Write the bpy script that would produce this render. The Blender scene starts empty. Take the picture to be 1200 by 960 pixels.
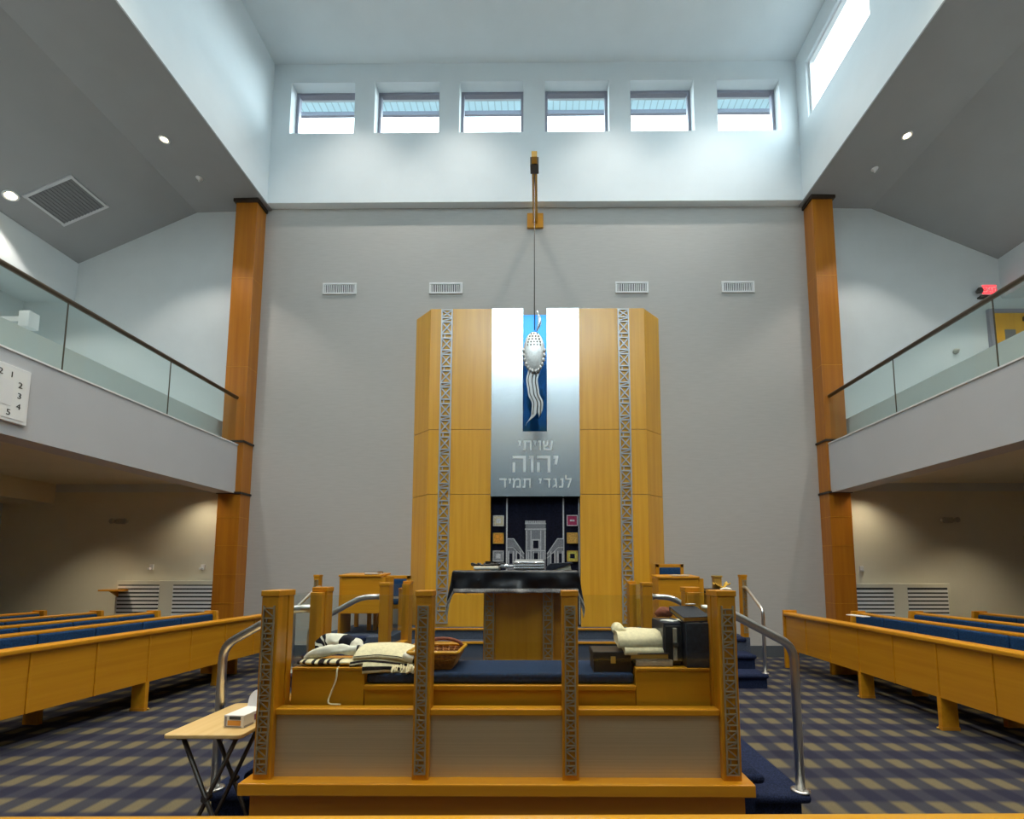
import bpy, math, random
from mathutils import Vector, Matrix, noise
random.seed(7)
S = bpy.context.scene
COL = S.collection
PI = math.pi
# light levels
SKY, UPW, LOWW, NAVEW, EXPO = 8.5, 190, 115, 500, 0.27
WARM = (1, .93, .84)

# ------------------------------------------------------------------ materials
def new_mat(name):
    m = bpy.data.materials.new(name); m.use_nodes = True
    nt = m.node_tree
    return m, nt, nt.nodes['Principled BSDF']

def setp(b, color=None, rough=None, metal=None, spec=None, **kw):
    if color is not None: b.inputs['Base Color'].default_value = (*color, 1)
    if rough is not None: b.inputs['Roughness'].default_value = rough
    if metal is not None: b.inputs['Metallic'].default_value = metal
    if spec is not None: b.inputs['Specular IOR Level'].default_value = spec
    for k, v in kw.items(): b.inputs[k].default_value = v

def node(nt, kind, **props):
    n = nt.nodes.new(kind)
    for k, v in props.items(): setattr(n, k, v)
    return n

def noise_mix(nt, scale, stretch, c1, c2, detail=4.0, lo=.35, hi=.65):
    """object-space noise between two colours; returns the colour socket and the factor socket"""
    tc = node(nt, 'ShaderNodeTexCoord')
    mp = node(nt, 'ShaderNodeMapping'); mp.inputs['Scale'].default_value = stretch
    nz = node(nt, 'ShaderNodeTexNoise'); nz.inputs['Scale'].default_value = scale; nz.inputs['Detail'].default_value = detail
    rp = node(nt, 'ShaderNodeValToRGB')
    rp.color_ramp.elements[0].position = lo; rp.color_ramp.elements[0].color = (*c1, 1)
    rp.color_ramp.elements[1].position = hi; rp.color_ramp.elements[1].color = (*c2, 1)
    nt.links.new(tc.outputs['Object'], mp.inputs['Vector'])
    nt.links.new(mp.outputs['Vector'], nz.inputs['Vector'])
    nt.links.new(nz.outputs['Fac'], rp.inputs['Fac'])
    return rp.outputs['Color'], nz.outputs['Fac']

def bump(nt, b, fac, strength, dist=.002):
    bp = node(nt, 'ShaderNodeBump'); bp.inputs['Strength'].default_value = strength; bp.inputs['Distance'].default_value = dist
    nt.links.new(fac, bp.inputs['Height']); nt.links.new(bp.outputs['Normal'], b.inputs['Normal'])

def wood(name, c1, c2, axis='z', rough=.35, spec=.5, coat=0.0, scale=6.0):
    m, nt, b = new_mat(name)
    st = {'x': (.12, 3, 3), 'y': (3, .12, 3), 'z': (3, 3, .12)}[axis]
    col, fac = noise_mix(nt, scale, st, c1, c2, 6.0, .3, .7)
    nt.links.new(col, b.inputs['Base Color'])
    setp(b, rough=rough, spec=spec)
    b.inputs['Coat Weight'].default_value = coat; b.inputs['Coat Roughness'].default_value = .25
    bump(nt, b, fac, .06)
    return m

def plain(name, color, rough=.6, metal=0.0, spec=.5, grain=None, amount=.12, bumpy=0.0):
    m, nt, b = new_mat(name)
    if grain:
        c2 = tuple(min(1, c*(1+amount)) for c in color); c1 = tuple(c*(1-amount) for c in color)
        col, fac = noise_mix(nt, grain, (1, 1, 1), c1, c2)
        nt.links.new(col, b.inputs['Base Color'])
        if bumpy: bump(nt, b, fac, bumpy)
    setp(b, None if grain else color, rough, metal, spec)
    return m

def emit(name, color, strength):
    m, nt, b = new_mat(name)
    setp(b, color, .5); b.inputs['Emission Color'].default_value = (*color, 1); b.inputs['Emission Strength'].default_value = strength
    return m

def glass(name, tint=(.93, .97, .96), refl=.9):
    m, nt, b = new_mat(name); nt.nodes.remove(b)
    out = nt.nodes['Material Output']
    tr = node(nt, 'ShaderNodeBsdfTransparent'); tr.inputs['Color'].default_value = (*tint, 1)
    gl = node(nt, 'ShaderNodeBsdfGlossy'); gl.inputs['Roughness'].default_value = .02
    fr = node(nt, 'ShaderNodeLayerWeight'); fr.inputs['Blend'].default_value = .5
    pw = node(nt, 'ShaderNodeMath', operation='POWER'); pw.inputs[1].default_value = 4.5
    mu = node(nt, 'ShaderNodeMath', operation='MULTIPLY_ADD'); mu.inputs[1].default_value = .55*refl; mu.inputs[2].default_value = .022*refl
    mx = node(nt, 'ShaderNodeMixShader')
    nt.links.new(fr.outputs['Facing'], pw.inputs[0]); nt.links.new(pw.outputs[0], mu.inputs[0]); nt.links.new(mu.outputs[0], mx.inputs[0])
    nt.links.new(tr.outputs[0], mx.inputs[1]); nt.links.new(gl.outputs[0], mx.inputs[2])
    nt.links.new(mx.outputs[0], out.inputs['Surface'])
    return m

def brushed(name, color, rough, axis='x', metal=1.0):
    m, nt, b = new_mat(name)
    st = {'x': (.3, 60, 60), 'z': (60, 60, .3)}[axis]
    col, fac = noise_mix(nt, 5.0, st, tuple(c*.93 for c in color), tuple(min(1, c*1.05) for c in color))
    nt.links.new(col, b.inputs['Base Color']); setp(b, rough=rough, metal=metal)
    bump(nt, b, fac, .05, .0005)
    return m

M = {}
M['rearw']   = plain('slate_rear_wall_for_reflection', (.20, .24, .27), .8, grain=2.0, amount=.02)  # unseen wall, its dark tone invented to darken the ark panel's reflection
M['paint']   = plain('white_wall_paint', (.62, .66, .67), .75, grain=3.0, amount=.015)
M['clere']   = plain('pale_clerestory_paint', (.78, .83, .85), .7, grain=2.0, amount=.015)
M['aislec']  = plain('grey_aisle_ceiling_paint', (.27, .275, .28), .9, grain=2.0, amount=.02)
M['beige']   = plain('cream_under_balcony_paint', (.70, .665, .55), .8, grain=2.0, amount=.02)
M['fascia']  = plain('pale_grey_fascia_paint', (.50, .51, .53), .7, grain=2.0, amount=.015)
M['black']   = plain('black_plastic', (.012, .012, .014), .4)
M['white']   = plain('white_enamel', (.80, .80, .80), .45)
M['ark']     = wood('golden_maple_ark', (.69, .325, .015), (.79, .41, .03), 'z', .30, .6, .6, 5)
M['pew']     = wood('golden_oak_pew', (.56, .222, .006), (.66, .30, .013), 'y', .35, .5, .15, 6)
M['pewx']    = wood('golden_oak_pew_across', (.56, .265, .008), (.68, .355, .018), 'x', .28, .5, .3, 6)
M['maple']   = wood('amber_maple_fence', (.52, .205, .006), (.62, .275, .012), 'z', .35, .5, .15, 8)
M['maplex']  = wood('amber_maple_rail', (.55, .22, .006), (.64, .29, .012), 'x', .35, .5, .15, 8)
M['base']    = wood('reddish_maple_base', (.50, .20, .010), (.58, .25, .016), 'x', .4, .5, .1, 5)
M['column']  = wood('stained_column_wood', (.37, .118, .006), (.46, .168, .010), 'z', .35, .5, .2, 5)
M['tray']    = wood('pale_beech_tray', (.66, .45, .17), (.76, .55, .25), 'y', .4, .5, .1, 6)
M['dwood']   = plain('dark_brown_leatherette', (.026, .015, .009), .5, grain=40, amount=.3, bumpy=.2)
M['steel']   = brushed('brushed_steel_tube', (.74, .73, .70), .33, 'z')
M['chrome']  = plain('polished_silver', (.82, .83, .84), .16, 1.0)
M['pearl']   = plain('satin_silver', (.80, .81, .80), .34, .45, grain=30, amount=.1)
M['letter']  = plain('satin_steel_letters', (.86, .88, .88), .35, .6)
M['lattice'] = plain('grey_metal_lattice', (.50, .50, .50), .35, .55)
M['latticed']= plain('pewter_lattice', (.40, .34, .22), .4, .45)
M['arkmetal']= brushed('brushed_aluminium_panel', (.74, .76, .78), .24, 'x')
M['lowmetal']= brushed('brushed_bronze_panel', (.56, .50, .34), .5, 'x', .65)
M['glass']   = glass('clear_fence_glass', (.94, .97, .965), 1.0)
M['rglass']  = glass('greenish_railing_glass', (.88, .93, .92), 1.0)
M['pane']    = glass('window_pane', (.98, .99, 1.0), .22)
M['blueg']   = plain('blue_glass_back', (.006, .085, .27), .10, .75, .8)
M['frame']   = plain('grey_violet_window_frame', (.34, .335, .40), .35, .5)
M['eave']    = None
M['velvet']  = plain('midnight_velvet', (.006, .007, .018), .85, spec=.15, grain=30, amount=.3)
M['silverth']= plain('silver_thread', (.52, .53, .56), .5, .3, grain=60, amount=.25, bumpy=.3)
M['silverdk']= plain('dull_silver_thread', (.22, .23, .26), .55, .3, grain=80, amount=.4, bumpy=.3)
M['carpetb'] = plain('navy_stair_carpet', (.018, .026, .062), .95, spec=.1, grain=120, amount=.4, bumpy=.4)
M['riser']   = plain('blue_grey_riser_carpet', (.075, .09, .13), .95, spec=.1, grain=120, amount=.3, bumpy=.3)
M['bench']   = plain('navy_bench_fabric', (.010, .028, .072), .8, spec=.2, grain=90, amount=.35, bumpy=.3)
M['cushion'] = plain('blue_pew_fabric', (.012, .050, .135), .8, spec=.2, grain=70, amount=.3, bumpy=.3)
M['wool']    = plain('cream_wool', (.78, .70, .47), .9, spec=.15, grain=60, amount=.08, bumpy=.4)
M['woolw']   = plain('white_wool', (.80, .78, .68), .9, spec=.15, grain=60, amount=.06, bumpy=.4)
M['stripe']  = plain('black_wool', (.014, .014, .022), .9, spec=.15, grain=60, amount=.3, bumpy=.4)
M['satin']   = plain('black_satin', (.007, .008, .012), .36, spec=.5, grain=22, amount=.5, bumpy=1.0)
M['trimsil'] = plain('silver_braid', (.50, .50, .50), .5, .2, grain=120, amount=.3)
M['wicker']  = plain('orange_wicker', (.42, .17, .035), .6, grain=60, amount=.35, bumpy=.6)
M['rust']    = plain('rusty_red_cloth', (.20, .055, .025), .8, grain=50, amount=.3)
M['page']    = plain('paper_pages', (.66, .61, .46), .85, grain=150, amount=.15)
M['paper']   = plain('white_paper', (.82, .82, .80), .8)
M['greybk']  = plain('grey_book_cloth', (.34, .31, .25), .6, grain=60, amount=.1)
M['navybk']  = plain('navy_book_leather', (.022, .026, .040), .35, grain=60, amount=.3)
M['gold']    = plain('gilt', (.62, .40, .09), .4, .6)
M['yellow']  = plain('yellow_cloth', (.68, .42, .06), .8, grain=40, amount=.2)
M['darkrail']= plain('dark_bronze_handrail', (.11, .085, .06), .35, .6)
M['dark']    = plain('dark_slot', (.03, .032, .035), .9)
M['gunmetal']= plain('gunmetal_leg', (.10, .09, .08), .4, .8)
M['red']     = emit('lit_red_sign', (.9, .05, .06), 1.6)
M['lamp']    = emit('warm_lamp', (1.0, .80, .48), 14.0)
M['lampw']   = emit('warm_lamp_strong', (1.0, .84, .52), 26.0)
M['numeral'] = plain('black_numeral', (.03, .03, .03), .6)
M['dgrey']   = plain('grey_baseboard', (.075, .085, .10), .7)
M['grille']  = plain('grey_grille', (.16, .165, .17), .8)
M['putty']   = plain('grey_putty_fixture', (.42, .40, .34), .5)

# grey nave wall: a fine woven covering with faint horizontal courses
m, nt, b = new_mat('grey_woven_wallcovering')
col, fac = noise_mix(nt, 5.0, (.8, 8, 8), (.462, .446, .418), (.492, .474, .446), 8)
nt.links.new(col, b.inputs['Base Color']); setp(b, rough=.62, spec=.35)
tc = node(nt, 'ShaderNodeTexCoord'); wv = node(nt, 'ShaderNodeTexWave', wave_type='BANDS', bands_direction='Z')
wv.inputs['Scale'].default_value = 7; wv.inputs['Distortion'].default_value = .6
nt.links.new(tc.outputs['Object'], wv.inputs['Vector']); bump(nt, b, wv.outputs['Fac'], .05, .002)
M['navewall'] = m

# plaid carpet: tan cells on a slate and navy grid
m, nt, b = new_mat('plaid_carpet')
tc = node(nt, 'ShaderNodeTexCoord'); sx = node(nt, 'ShaderNodeSeparateXYZ'); nt.links.new(tc.outputs['Object'], sx.inputs[0])
def stripe(sock, period, phase, soft, bias=0):
    a = node(nt, 'ShaderNodeMath', operation='MULTIPLY_ADD'); a.inputs[1].default_value = 2*PI/period; a.inputs[2].default_value = -2*PI*phase/period
    c = node(nt, 'ShaderNodeMath', operation='COSINE'); r = node(nt, 'ShaderNodeMapRange')
    r.inputs['From Min'].default_value = bias-soft; r.inputs['From Max'].default_value = bias+soft; r.interpolation_type = 'SMOOTHSTEP'
    nt.links.new(sock, a.inputs[0]); nt.links.new(a.outputs[0], c.inputs[0]); nt.links.new(c.outputs[0], r.inputs['Value'])
    return r.outputs[0]
fx = stripe(sx.outputs['X'], .235, 2.81, .55, .12); fy = stripe(sx.outputs['Y'], .345, 3.787, .5, .05)
def mixc(fac, a, bb):
    n = node(nt, 'ShaderNodeMix', data_type='RGBA')
    nt.links.new(fac, n.inputs['Factor'])
    for s, v in ((n.inputs[6], a), (n.inputs[7], bb)):
        if isinstance(v, tuple): s.default_value = (*v, 1)
        else: nt.links.new(v, s)
    return n.outputs[2]
row0 = mixc(fx, (.026, .027, .048), (.042, .044, .062)); row1 = mixc(fx, (.048, .050, .062), (.150, .128, .078))
cc = mixc(fy, row0, row1)
nz = node(nt, 'ShaderNodeTexNoise'); nz.inputs['Scale'].default_value = 160; nt.links.new(tc.outputs['Object'], nz.inputs['Vector'])
ml = node(nt, 'ShaderNodeMix', data_type='RGBA', blend_type='MULTIPLY'); ml.inputs['Factor'].default_value = .5
nt.links.new(cc, ml.inputs[6]); nt.links.new(nz.outputs['Fac'], ml.inputs[7])
gn = node(nt, 'ShaderNodeMix', data_type='RGBA', blend_type='MULTIPLY'); gn.inputs['Factor'].default_value = 1; gn.inputs[7].default_value = (1.33, 1.33, 1.33, 1)
nt.links.new(ml.outputs[2], gn.inputs[6])
nt.links.new(gn.outputs[2], b.inputs['Base Color']); setp(b, rough=.95, spec=.1); bump(nt, b, nz.outputs['Fac'], .3, .003)
M['plaid'] = m

# slatted eave soffit
m, nt, b = new_mat('slatted_eave_boards')
tc = node(nt, 'ShaderNodeTexCoord'); wv = node(nt, 'ShaderNodeTexWave', wave_type='BANDS', bands_direction='X', wave_profile='SAW')
wv.inputs['Scale'].default_value = 2.2
nt.links.new(tc.outputs['Object'], wv.inputs['Vector'])
rp = node(nt, 'ShaderNodeValToRGB'); rp.color_ramp.elements[0].position = .0; rp.color_ramp.elements[0].color = (.24, .34, .38, 1)
rp.color_ramp.elements[1].position = .2; rp.color_ramp.elements[1].color = (.52, .68, .74, 1)
nt.links.new(wv.outputs['Fac'], rp.inputs['Fac']); nt.links.new(rp.outputs['Color'], b.inputs['Base Color']); setp(b, rough=.8)
M['eave'] = m

# ------------------------------------------------------------------ mesh building
class MB:
    def __init__(s): s.v = []; s.f = []; s.mi = []; s.sm = []
    def add(s, vs, fs, mi=0, smooth=False):
        o = len(s.v); s.v += [tuple(p) for p in vs]
        for f in fs: s.f.append(tuple(i+o for i in f)); s.mi.append(mi); s.sm.append(smooth)
        return s
    def box(s, x0, x1, y0, y1, z0, z1, mi=0):
        return s.add([(x0,y0,z0),(x1,y0,z0),(x1,y1,z0),(x0,y1,z0),(x0,y0,z1),(x1,y0,z1),(x1,y1,z1),(x0,y1,z1)],
                     [(0,3,2,1),(4,5,6,7),(0,1,5,4),(1,2,6,5),(2,3,7,6),(3,0,4,7)], mi)
    def obox(s, c, size, rot, mi=0):
        """oriented box: centre, full size, 3x3/euler rotation"""
        R = rot if isinstance(rot, Matrix) else Matrix.Rotation(rot, 3, 'Z')
        h = [q/2 for q in size]; vs = []
        for z in (-1, 1):
            for x, y in ((-1,-1),(1,-1),(1,1),(-1,1)): vs.append(Vector(c) + R @ Vector((x*h[0], y*h[1], z*h[2])))
        return s.add(vs, [(0,3,2,1),(4,5,6,7),(0,1,5,4),(1,2,6,5),(2,3,7,6),(3,0,4,7)], mi)
    def bar(s, a, b, w, d, up=(0,1,0), mi=0):
        """flat bar from a to b: w across, d along 'up'"""
        a, b = Vector(a), Vector(b); t = (b-a).normalized(); u = Vector(up); sd = t.cross(u).normalized(); u = sd.cross(t)
        vs = []
        for p in (a, b):
            for i, j in ((-1,-1),(1,-1),(1,1),(-1,1)): vs.append(p + sd*(i*w/2) + u*(j*d/2))
        return s.add(vs, [(3,2,1,0),(4,5,6,7),(0,1,5,4),(1,2,6,5),(2,3,7,6),(3,0,4,7)], mi)
    def prism(s, poly, axis, a, b, mi=0):
        """polygon in the plane across 'axis' (x: (y,z), y: (x,z), z: (x,y)) extruded from a to b"""
        n = len(poly)
        def P(p, t): return {'x': (t, p[0], p[1]), 'y': (p[0], t, p[1]), 'z': (p[0], p[1], t)}[axis]
        vs = [P(p, a) for p in poly] + [P(p, b) for p in poly]
        ar = sum(poly[i][0]*poly[(i+1) % n][1]-poly[(i+1) % n][0]*poly[i][1] for i in range(n))
        flip = (ar > 0) == (axis != 'y')
        if b < a: flip = not flip
        fs = [tuple(reversed(range(n))), tuple(range(n, 2*n))] + [(i, (i+1) % n, n+(i+1) % n, n+i) for i in range(n)]
        if not flip: fs = [tuple(reversed(f)) for f in fs]
        return s.add(vs, fs, mi)
    def tube(s, path, r, n=10, caps=True, mi=0, closed=False, flat=1.0, ring_mi=None, upv=None):
        """round (or flattened) tube along a path; r a number or one per point"""
        P = [Vector(p) for p in path]; k = len(P)
        rs = r if isinstance(r, (list, tuple)) else [r]*k
        vs = []; prev = None
        for i, p in enumerate(P):
            t = (P[min(i+1, k-1)]-P[max(i-1, 0)]) if not closed else (P[(i+1) % k]-P[i-1])
            t.normalize()
            if upv is not None: u = Vector(upv) - t*t.dot(Vector(upv)); u.normalize()
            elif prev is None:
                u = Vector((0,0,1)) if abs(t.z) < .9 else Vector((0,1,0)); u = (u-t*t.dot(u)).normalized()
            else:
                u = prev-t*t.dot(prev); u.normalize()
            prev = u; w = t.cross(u)
            for j in range(n):
                a = 2*PI*j/n; vs.append(p + (u*math.sin(a)*flat + w*math.cos(a))*rs[i])
        o = len(s.v); s.v += [tuple(q) for q in vs]
        for i in range(k if closed else k-1):
            i2 = (i+1) % k
            for j in range(n):
                s.f.append((o+i*n+j, o+i*n+(j+1) % n, o+i2*n+(j+1) % n, o+i2*n+j)); s.sm.append(True)
                s.mi.append(ring_mi[i] if ring_mi else mi)
        if caps and not closed:
            s.f.append(tuple(o+j for j in reversed(range(n)))); s.f.append(tuple(o+(k-1)*n+j for j in range(n)))
            s.mi += [ring_mi[0] if ring_mi else mi, ring_mi[-1] if ring_mi else mi]; s.sm += [False, False]
        return s
    def cyl(s, c, r, h, axis='z', n=24, mi=0):
        c = Vector(c); d = {'x': Vector((1,0,0)), 'y': Vector((0,1,0)), 'z': Vector((0,0,1))}[axis]
        return s.tube([c, c+d*h], r, n, mi=mi)
    def lathe(s, c, prof, axis='z', n=24, mi=0):
        """profile of (radius, height)"""
        vs = []
        for r, h in prof:
            for j in range(n):
                a = 2*PI*j/n; q = {'z': (r*math.cos(a), r*math.sin(a), h), 'y': (r*math.cos(a), h, -r*math.sin(a)), 'x': (h, r*math.cos(a), r*math.sin(a))}[axis]
                vs.append((c[0]+q[0], c[1]+q[1], c[2]+q[2]))
        fs = [(i*n+j, i*n+(j+1) % n, (i+1)*n+(j+1) % n, (i+1)*n+j) for i in range(len(prof)-1) for j in range(n)]
        return s.add(vs, fs, mi, True)
    def grid(s, nu, nv, fn, mi=0, mfn=None, smooth=True, flip=False):
        o = len(s.v)
        s.v += [tuple(fn(i/nu, j/nv)) for j in range(nv+1) for i in range(nu+1)]
        for j in range(nv):
            for i in range(nu):
                q = (o+j*(nu+1)+i, o+j*(nu+1)+i+1, o+(j+1)*(nu+1)+i+1, o+(j+1)*(nu+1)+i)
                s.f.append(tuple(reversed(q)) if flip else q); s.mi.append(mfn(i, j) if mfn else mi); s.sm.append(smooth)
        return s
    def ball(s, c, rx, ry, rz, n=14, mi=0):
        vs = []; fs = []
        for i in range(n+1):
            th = PI*i/n
            for j in range(2*n):
                a = PI*j/n; vs.append((c[0]+rx*math.sin(th)*math.cos(a), c[1]+ry*math.sin(th)*math.sin(a), c[2]+rz*math.cos(th)))
        for i in range(n):
            for j in range(2*n): fs.append((i*2*n+j, (i+1)*2*n+j, (i+1)*2*n+(j+1) % (2*n), i*2*n+(j+1) % (2*n)))
        return s.add(vs, fs, mi, True)

LOC = {}
def mats_of(mat): return [M[k] for k in (mat if isinstance(mat, (list, tuple)) else [mat])]
def obj(name, mb, mat, parent=None, bevel=0, seg=2, sub=0, solid=0, label=None):
    """one mesh object; vertices are given in world space, stored relative to the thing's base"""
    L = LOC.get(parent.name, Vector((0, 0, 0))) if parent else Vector((0, 0, 0))
    me = bpy.data.meshes.new(name)
    me.from_pydata([tuple(Vector(p)-L) for p in mb.v], [], mb.f)
    for m in mats_of(mat): me.materials.append(m)
    for p, mi, sm in zip(me.polygons, mb.mi, mb.sm): p.material_index = mi; p.use_smooth = sm
    me.validate(); me.update()
    o = bpy.data.objects.new(name, me); COL.objects.link(o)
    if parent: o.parent = parent
    LOC[o.name] = L
    if solid: md = o.modifiers.new('solid', 'SOLIDIFY'); md.thickness = solid
    if sub: md = o.modifiers.new('sub', 'SUBSURF'); md.levels = sub; md.render_levels = sub
    if bevel: md = o.modifiers.new('bevel', 'BEVEL'); md.width = bevel; md.segments = seg; md.limit_method = 'ANGLE'
    if label: o['label'] = label
    return o
def tag(o, label, cat, group=None):
    o['label'] = label; o['category'] = cat
    if group: o['group'] = group
    return o
def thing(name, label, cat, loc=(0, 0, 0), group=None):
    o = bpy.data.objects.new(name, None); COL.objects.link(o); o.location = loc; o.empty_display_size = .1
    LOC[o.name] = Vector(loc)
    return tag(o, label, cat, group)
def solo(name, mb, mat, label, cat, group=None, **kw):
    """a thing that is one mesh, its origin at its base"""
    xs = [p[0] for p in mb.v]; ys = [p[1] for p in mb.v]; zs = [p[2] for p in mb.v]
    L = Vector(((min(xs)+max(xs))/2, (min(ys)+max(ys))/2, min(zs)))
    mb.v = [tuple(Vector(p)-L) for p in mb.v]
    o = obj(name, mb, mat, **kw); o.location = L; LOC[o.name] = L
    return tag(o, label, cat, group)
def struct(name, mb, mat, parent=None, label=None, **kw):
    o = obj(name, mb, mat, parent, **kw)
    if not parent: o['kind'] = 'structure'
    if label: o['label'] = label
    return o
def dup(root, loc, rotz=0.0, label=None, group=None):
    r = root.copy(); COL.objects.link(r); r.location = loc; r.rotation_euler = (0, 0, rotz)
    if label: r['label'] = label
    if group: r['group'] = group
    for ch in list(root.children):
        c = ch.copy(); COL.objects.link(c); c.parent = r
        for g in list(ch.children):
            d = g.copy(); COL.objects.link(d); d.parent = c
    return r
def lattice_mb(mb, xc, y, z0, z1, w, t, d, cells=(1.15, .42), pat='XIXN'):
    """openwork strip facing -y: two uprights, cross bars, and X / diagonal fills"""
    y = y-d/2
    for sx in (-1, 1): mb.bar((xc+sx*(w/2-t/2), y, z0), (xc+sx*(w/2-t/2), y, z1), t, d)
    z = z0; k = 0; a, b = xc-w/2+t, xc+w/2-t
    mb.bar((a, y, z0+t/2), (b, y, z0+t/2), t, d*.8)
    while z < z1-.02:
        h = w*(cells[0] if k % 2 == 0 else cells[1]); h = min(h, z1-z)
        mb.bar((a, y, z+h-t/2), (b, y, z+h-t/2), t, d*.8)
        p = pat[k % len(pat)]
        if h > t*2.5:
            if p in 'XN': mb.bar((a, y, z+t*.4), (b, y, z+h-t*1.2), t*.85, d*.6)
            if p in 'XZ': mb.bar((b, y, z+t*.4), (a, y, z+h-t*1.2), t*.85, d*.55)
            if p == 'I': mb.bar((xc-w*.17, y, z), (xc-w*.17, y, z+h), t*.8, d*.6)
        z += h; k += 1
    return mb
def spot(name, loc, energy, angle, blend=.5, color=(1, .86, .66), tgt=None, size=.06, parent=None):
    l = bpy.data.lights.new(name, 'SPOT'); l.energy = energy; l.spot_size = math.radians(angle); l.spot_blend = blend; l.color = color; l.shadow_soft_size = size
    o = bpy.data.objects.new(name, l); COL.objects.link(o); o.location = loc
    if tgt: o.rotation_euler = (Vector(tgt)-Vector(loc)).to_track_quat('-Z', 'Y').to_euler()
    return o
def text_mb(txt, size, depth):
    """glyph outlines as a mesh lying in x (right) / z (up), facing -y; left edge and baseline at the origin"""
    cu = bpy.data.curves.new('glyphs', 'FONT'); cu.body = txt; cu.size = size; cu.extrude = depth/2; cu.resolution_u = 3
    o = bpy.data.objects.new('glyphs', cu); COL.objects.link(o)
    dg = bpy.context.evaluated_depsgraph_get(); dg.update()
    me = bpy.data.meshes.new_from_object(o.evaluated_get(dg))
    vs = [(v.co.x, -v.co.z, v.co.y) for v in me.vertices]; fs = [tuple(p.vertices) for p in me.polygons]
    bpy.data.objects.remove(o); bpy.data.curves.remove(cu); bpy.data.meshes.remove(me)
    return vs, fs
def put_text(mb, txt, size, depth, xf, mi=0, center=True):
    vs, fs = text_mb(txt, size, depth)
    if not vs: return mb
    x0, x1 = min(v[0] for v in vs), max(v[0] for v in vs)
    off = -(x0+x1)/2 if center else -x0
    return mb.add([xf(v[0]+off, v[1], v[2]) for v in vs], fs, mi)
# ================================================================== SETTING
YB = 8.30          # front wall plane
struct('floor', MB().box(-10.2, 10.2, -5.2, 8.6, -.12, 0), 'plaid', label='dark plaid carpet floor')
struct('wall_front', MB().box(-5.7, 5.45, YB, YB+.25, 0, 8.5), 'navewall', label='grey woven front wall behind the ark')
struct('wall_front_left', MB().box(-10.2, -5.7, YB, YB+.25, 2.95, 8.5), 'paint', label='white balcony front wall at left')
struct('wall_front_right', MB().box(5.45, 10.2, YB, YB+.25, 2.95, 8.5), 'paint', label='white balcony front wall at right')
struct('wall_lower_left', MB().box(-10.2, -5.7, YB, YB+.25, 0, 2.95), 'beige', label='cream front wall under the left balcony')
struct('wall_lower_right', MB().box(5.45, 10.2, YB, YB+.25, 0, 2.95), 'beige', label='cream front wall under the right balcony')
struct('baseboard_front', MB().box(-5.3, 5.07, YB-.02, YB, 0, .20), 'dgrey')
struct('baseboard_left', MB().box(-9.85, -5.7, YB-.02, YB, 0, .12), 'dgrey')
struct('baseboard_right', MB().box(5.45, 9.85, YB-.02, YB, 0, .12), 'dgrey')

# clerestory: front wall with six windows
CY, CT = 8.15, .38; ZT = 11.42; WZ0, WZ1 = 9.945, 11.02
wins = [(-4.85,-3.60), (-3.21,-1.95), (-1.56,-.32), (.10,1.34), (1.75,2.98), (3.43,4.64)]
mb = MB(); mb.box(-5.5, 5.12, CY, CY+CT, 8.5, WZ0); mb.box(-5.5, 5.12, CY, CY+CT, WZ1, ZT)
xs = [-5.5] + [v for w in wins for v in w] + [5.12]
for i in range(0, len(xs), 2): mb.box(xs[i], xs[i+1], CY, CY+CT, WZ0, WZ1)
struct('wall_front_upper', mb, 'clere', label='pale blue-white clerestory wall with six windows')
def window(n, axis, a0, a1, z0, z1, p, side=1, label=None):
    """frame and pane set in an opening; axis 'y': wall across y at p, axis 'x': wall across x at p"""
    t = .055; mb = MB(); B = []
    B += [(a0, a1, z1-t, z1), (a0, a1, z0, z0+t), (a0, a0+t, z0+t, z1-t), (a1-t, a1, z0+t, z1-t)]
    for q in B:
        if axis == 'y': mb.box(q[0], q[1], p, p+.09, q[2], q[3])
        else: mb.box(p, p+.09*side, q[0], q[1], q[2], q[3]) if side > 0 else mb.box(p-.09, p, q[0], q[1], q[2], q[3])
    r = struct('window_%d' % n, mb, 'frame' if axis == 'y' else 'white', label=label)
    pm = MB()
    if axis == 'y': pm.box(a0+t, a1-t, p+.04, p+.048, z0+t, z1-t)
    else: pm.box(p+.04*side-.004, p+.04*side+.004, a0+t, a1-t, z0+t, z1-t)
    obj('pane', pm, 'pane', r)
    # daylight enters through the opening: a portal steers sky sampling only
    l = bpy.data.lights.new('sky_portal', 'AREA'); l.shape = 'RECTANGLE'; l.size = a1-a0; l.size_y = z1-z0; l.cycles.is_portal = True
    o = bpy.data.objects.new('sky_portal', l); COL.objects.link(o)
    c = (a0+a1)/2
    if axis == 'y': o.location = (c, p+.2*side, (z0+z1)/2); d = Vector((0, -side, 0))
    else: o.location = (p+.2*side, c, (z0+z1)/2); d = Vector((-side, 0, 0))
    o.rotation_euler = d.to_track_quat('-Z', 'Z').to_euler()
ords = ['first', 'second', 'third', 'fourth', 'fifth', 'sixth']
for i, (a, b) in enumerate(wins): window(i+1, 'y', a, b, WZ0, WZ1, CY+.20, 1, 'clerestory window, %s from the left' % ords[i])
sw = [(6.25, 7.84), (3.75, 5.25), (1.25, 2.75), (-1.25, .25), (-3.75, -2.25)]
for nm, x0, x1, lab in (('wall_left_upper', -5.55, -5.2, 'left clerestory wall'), ('wall_right_upper', 4.97, 5.12, 'right clerestory wall')):
    mb = MB(); mb.box(x0, x1, -5.2, CY, 8.5, 9.87); mb.box(x0, x1, -5.2, CY, 11.0, ZT)
    ww = sw if x0 > 0 else sw[2:]
    ys = [-5.2] + [v for w in reversed(ww) for v in w] + [CY]
    for i in range(0, len(ys), 2): mb.box(x0, x1, ys[i], ys[i+1], 9.87, 11.0)
    struct(nm, mb, 'clere', label=lab)
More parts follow.
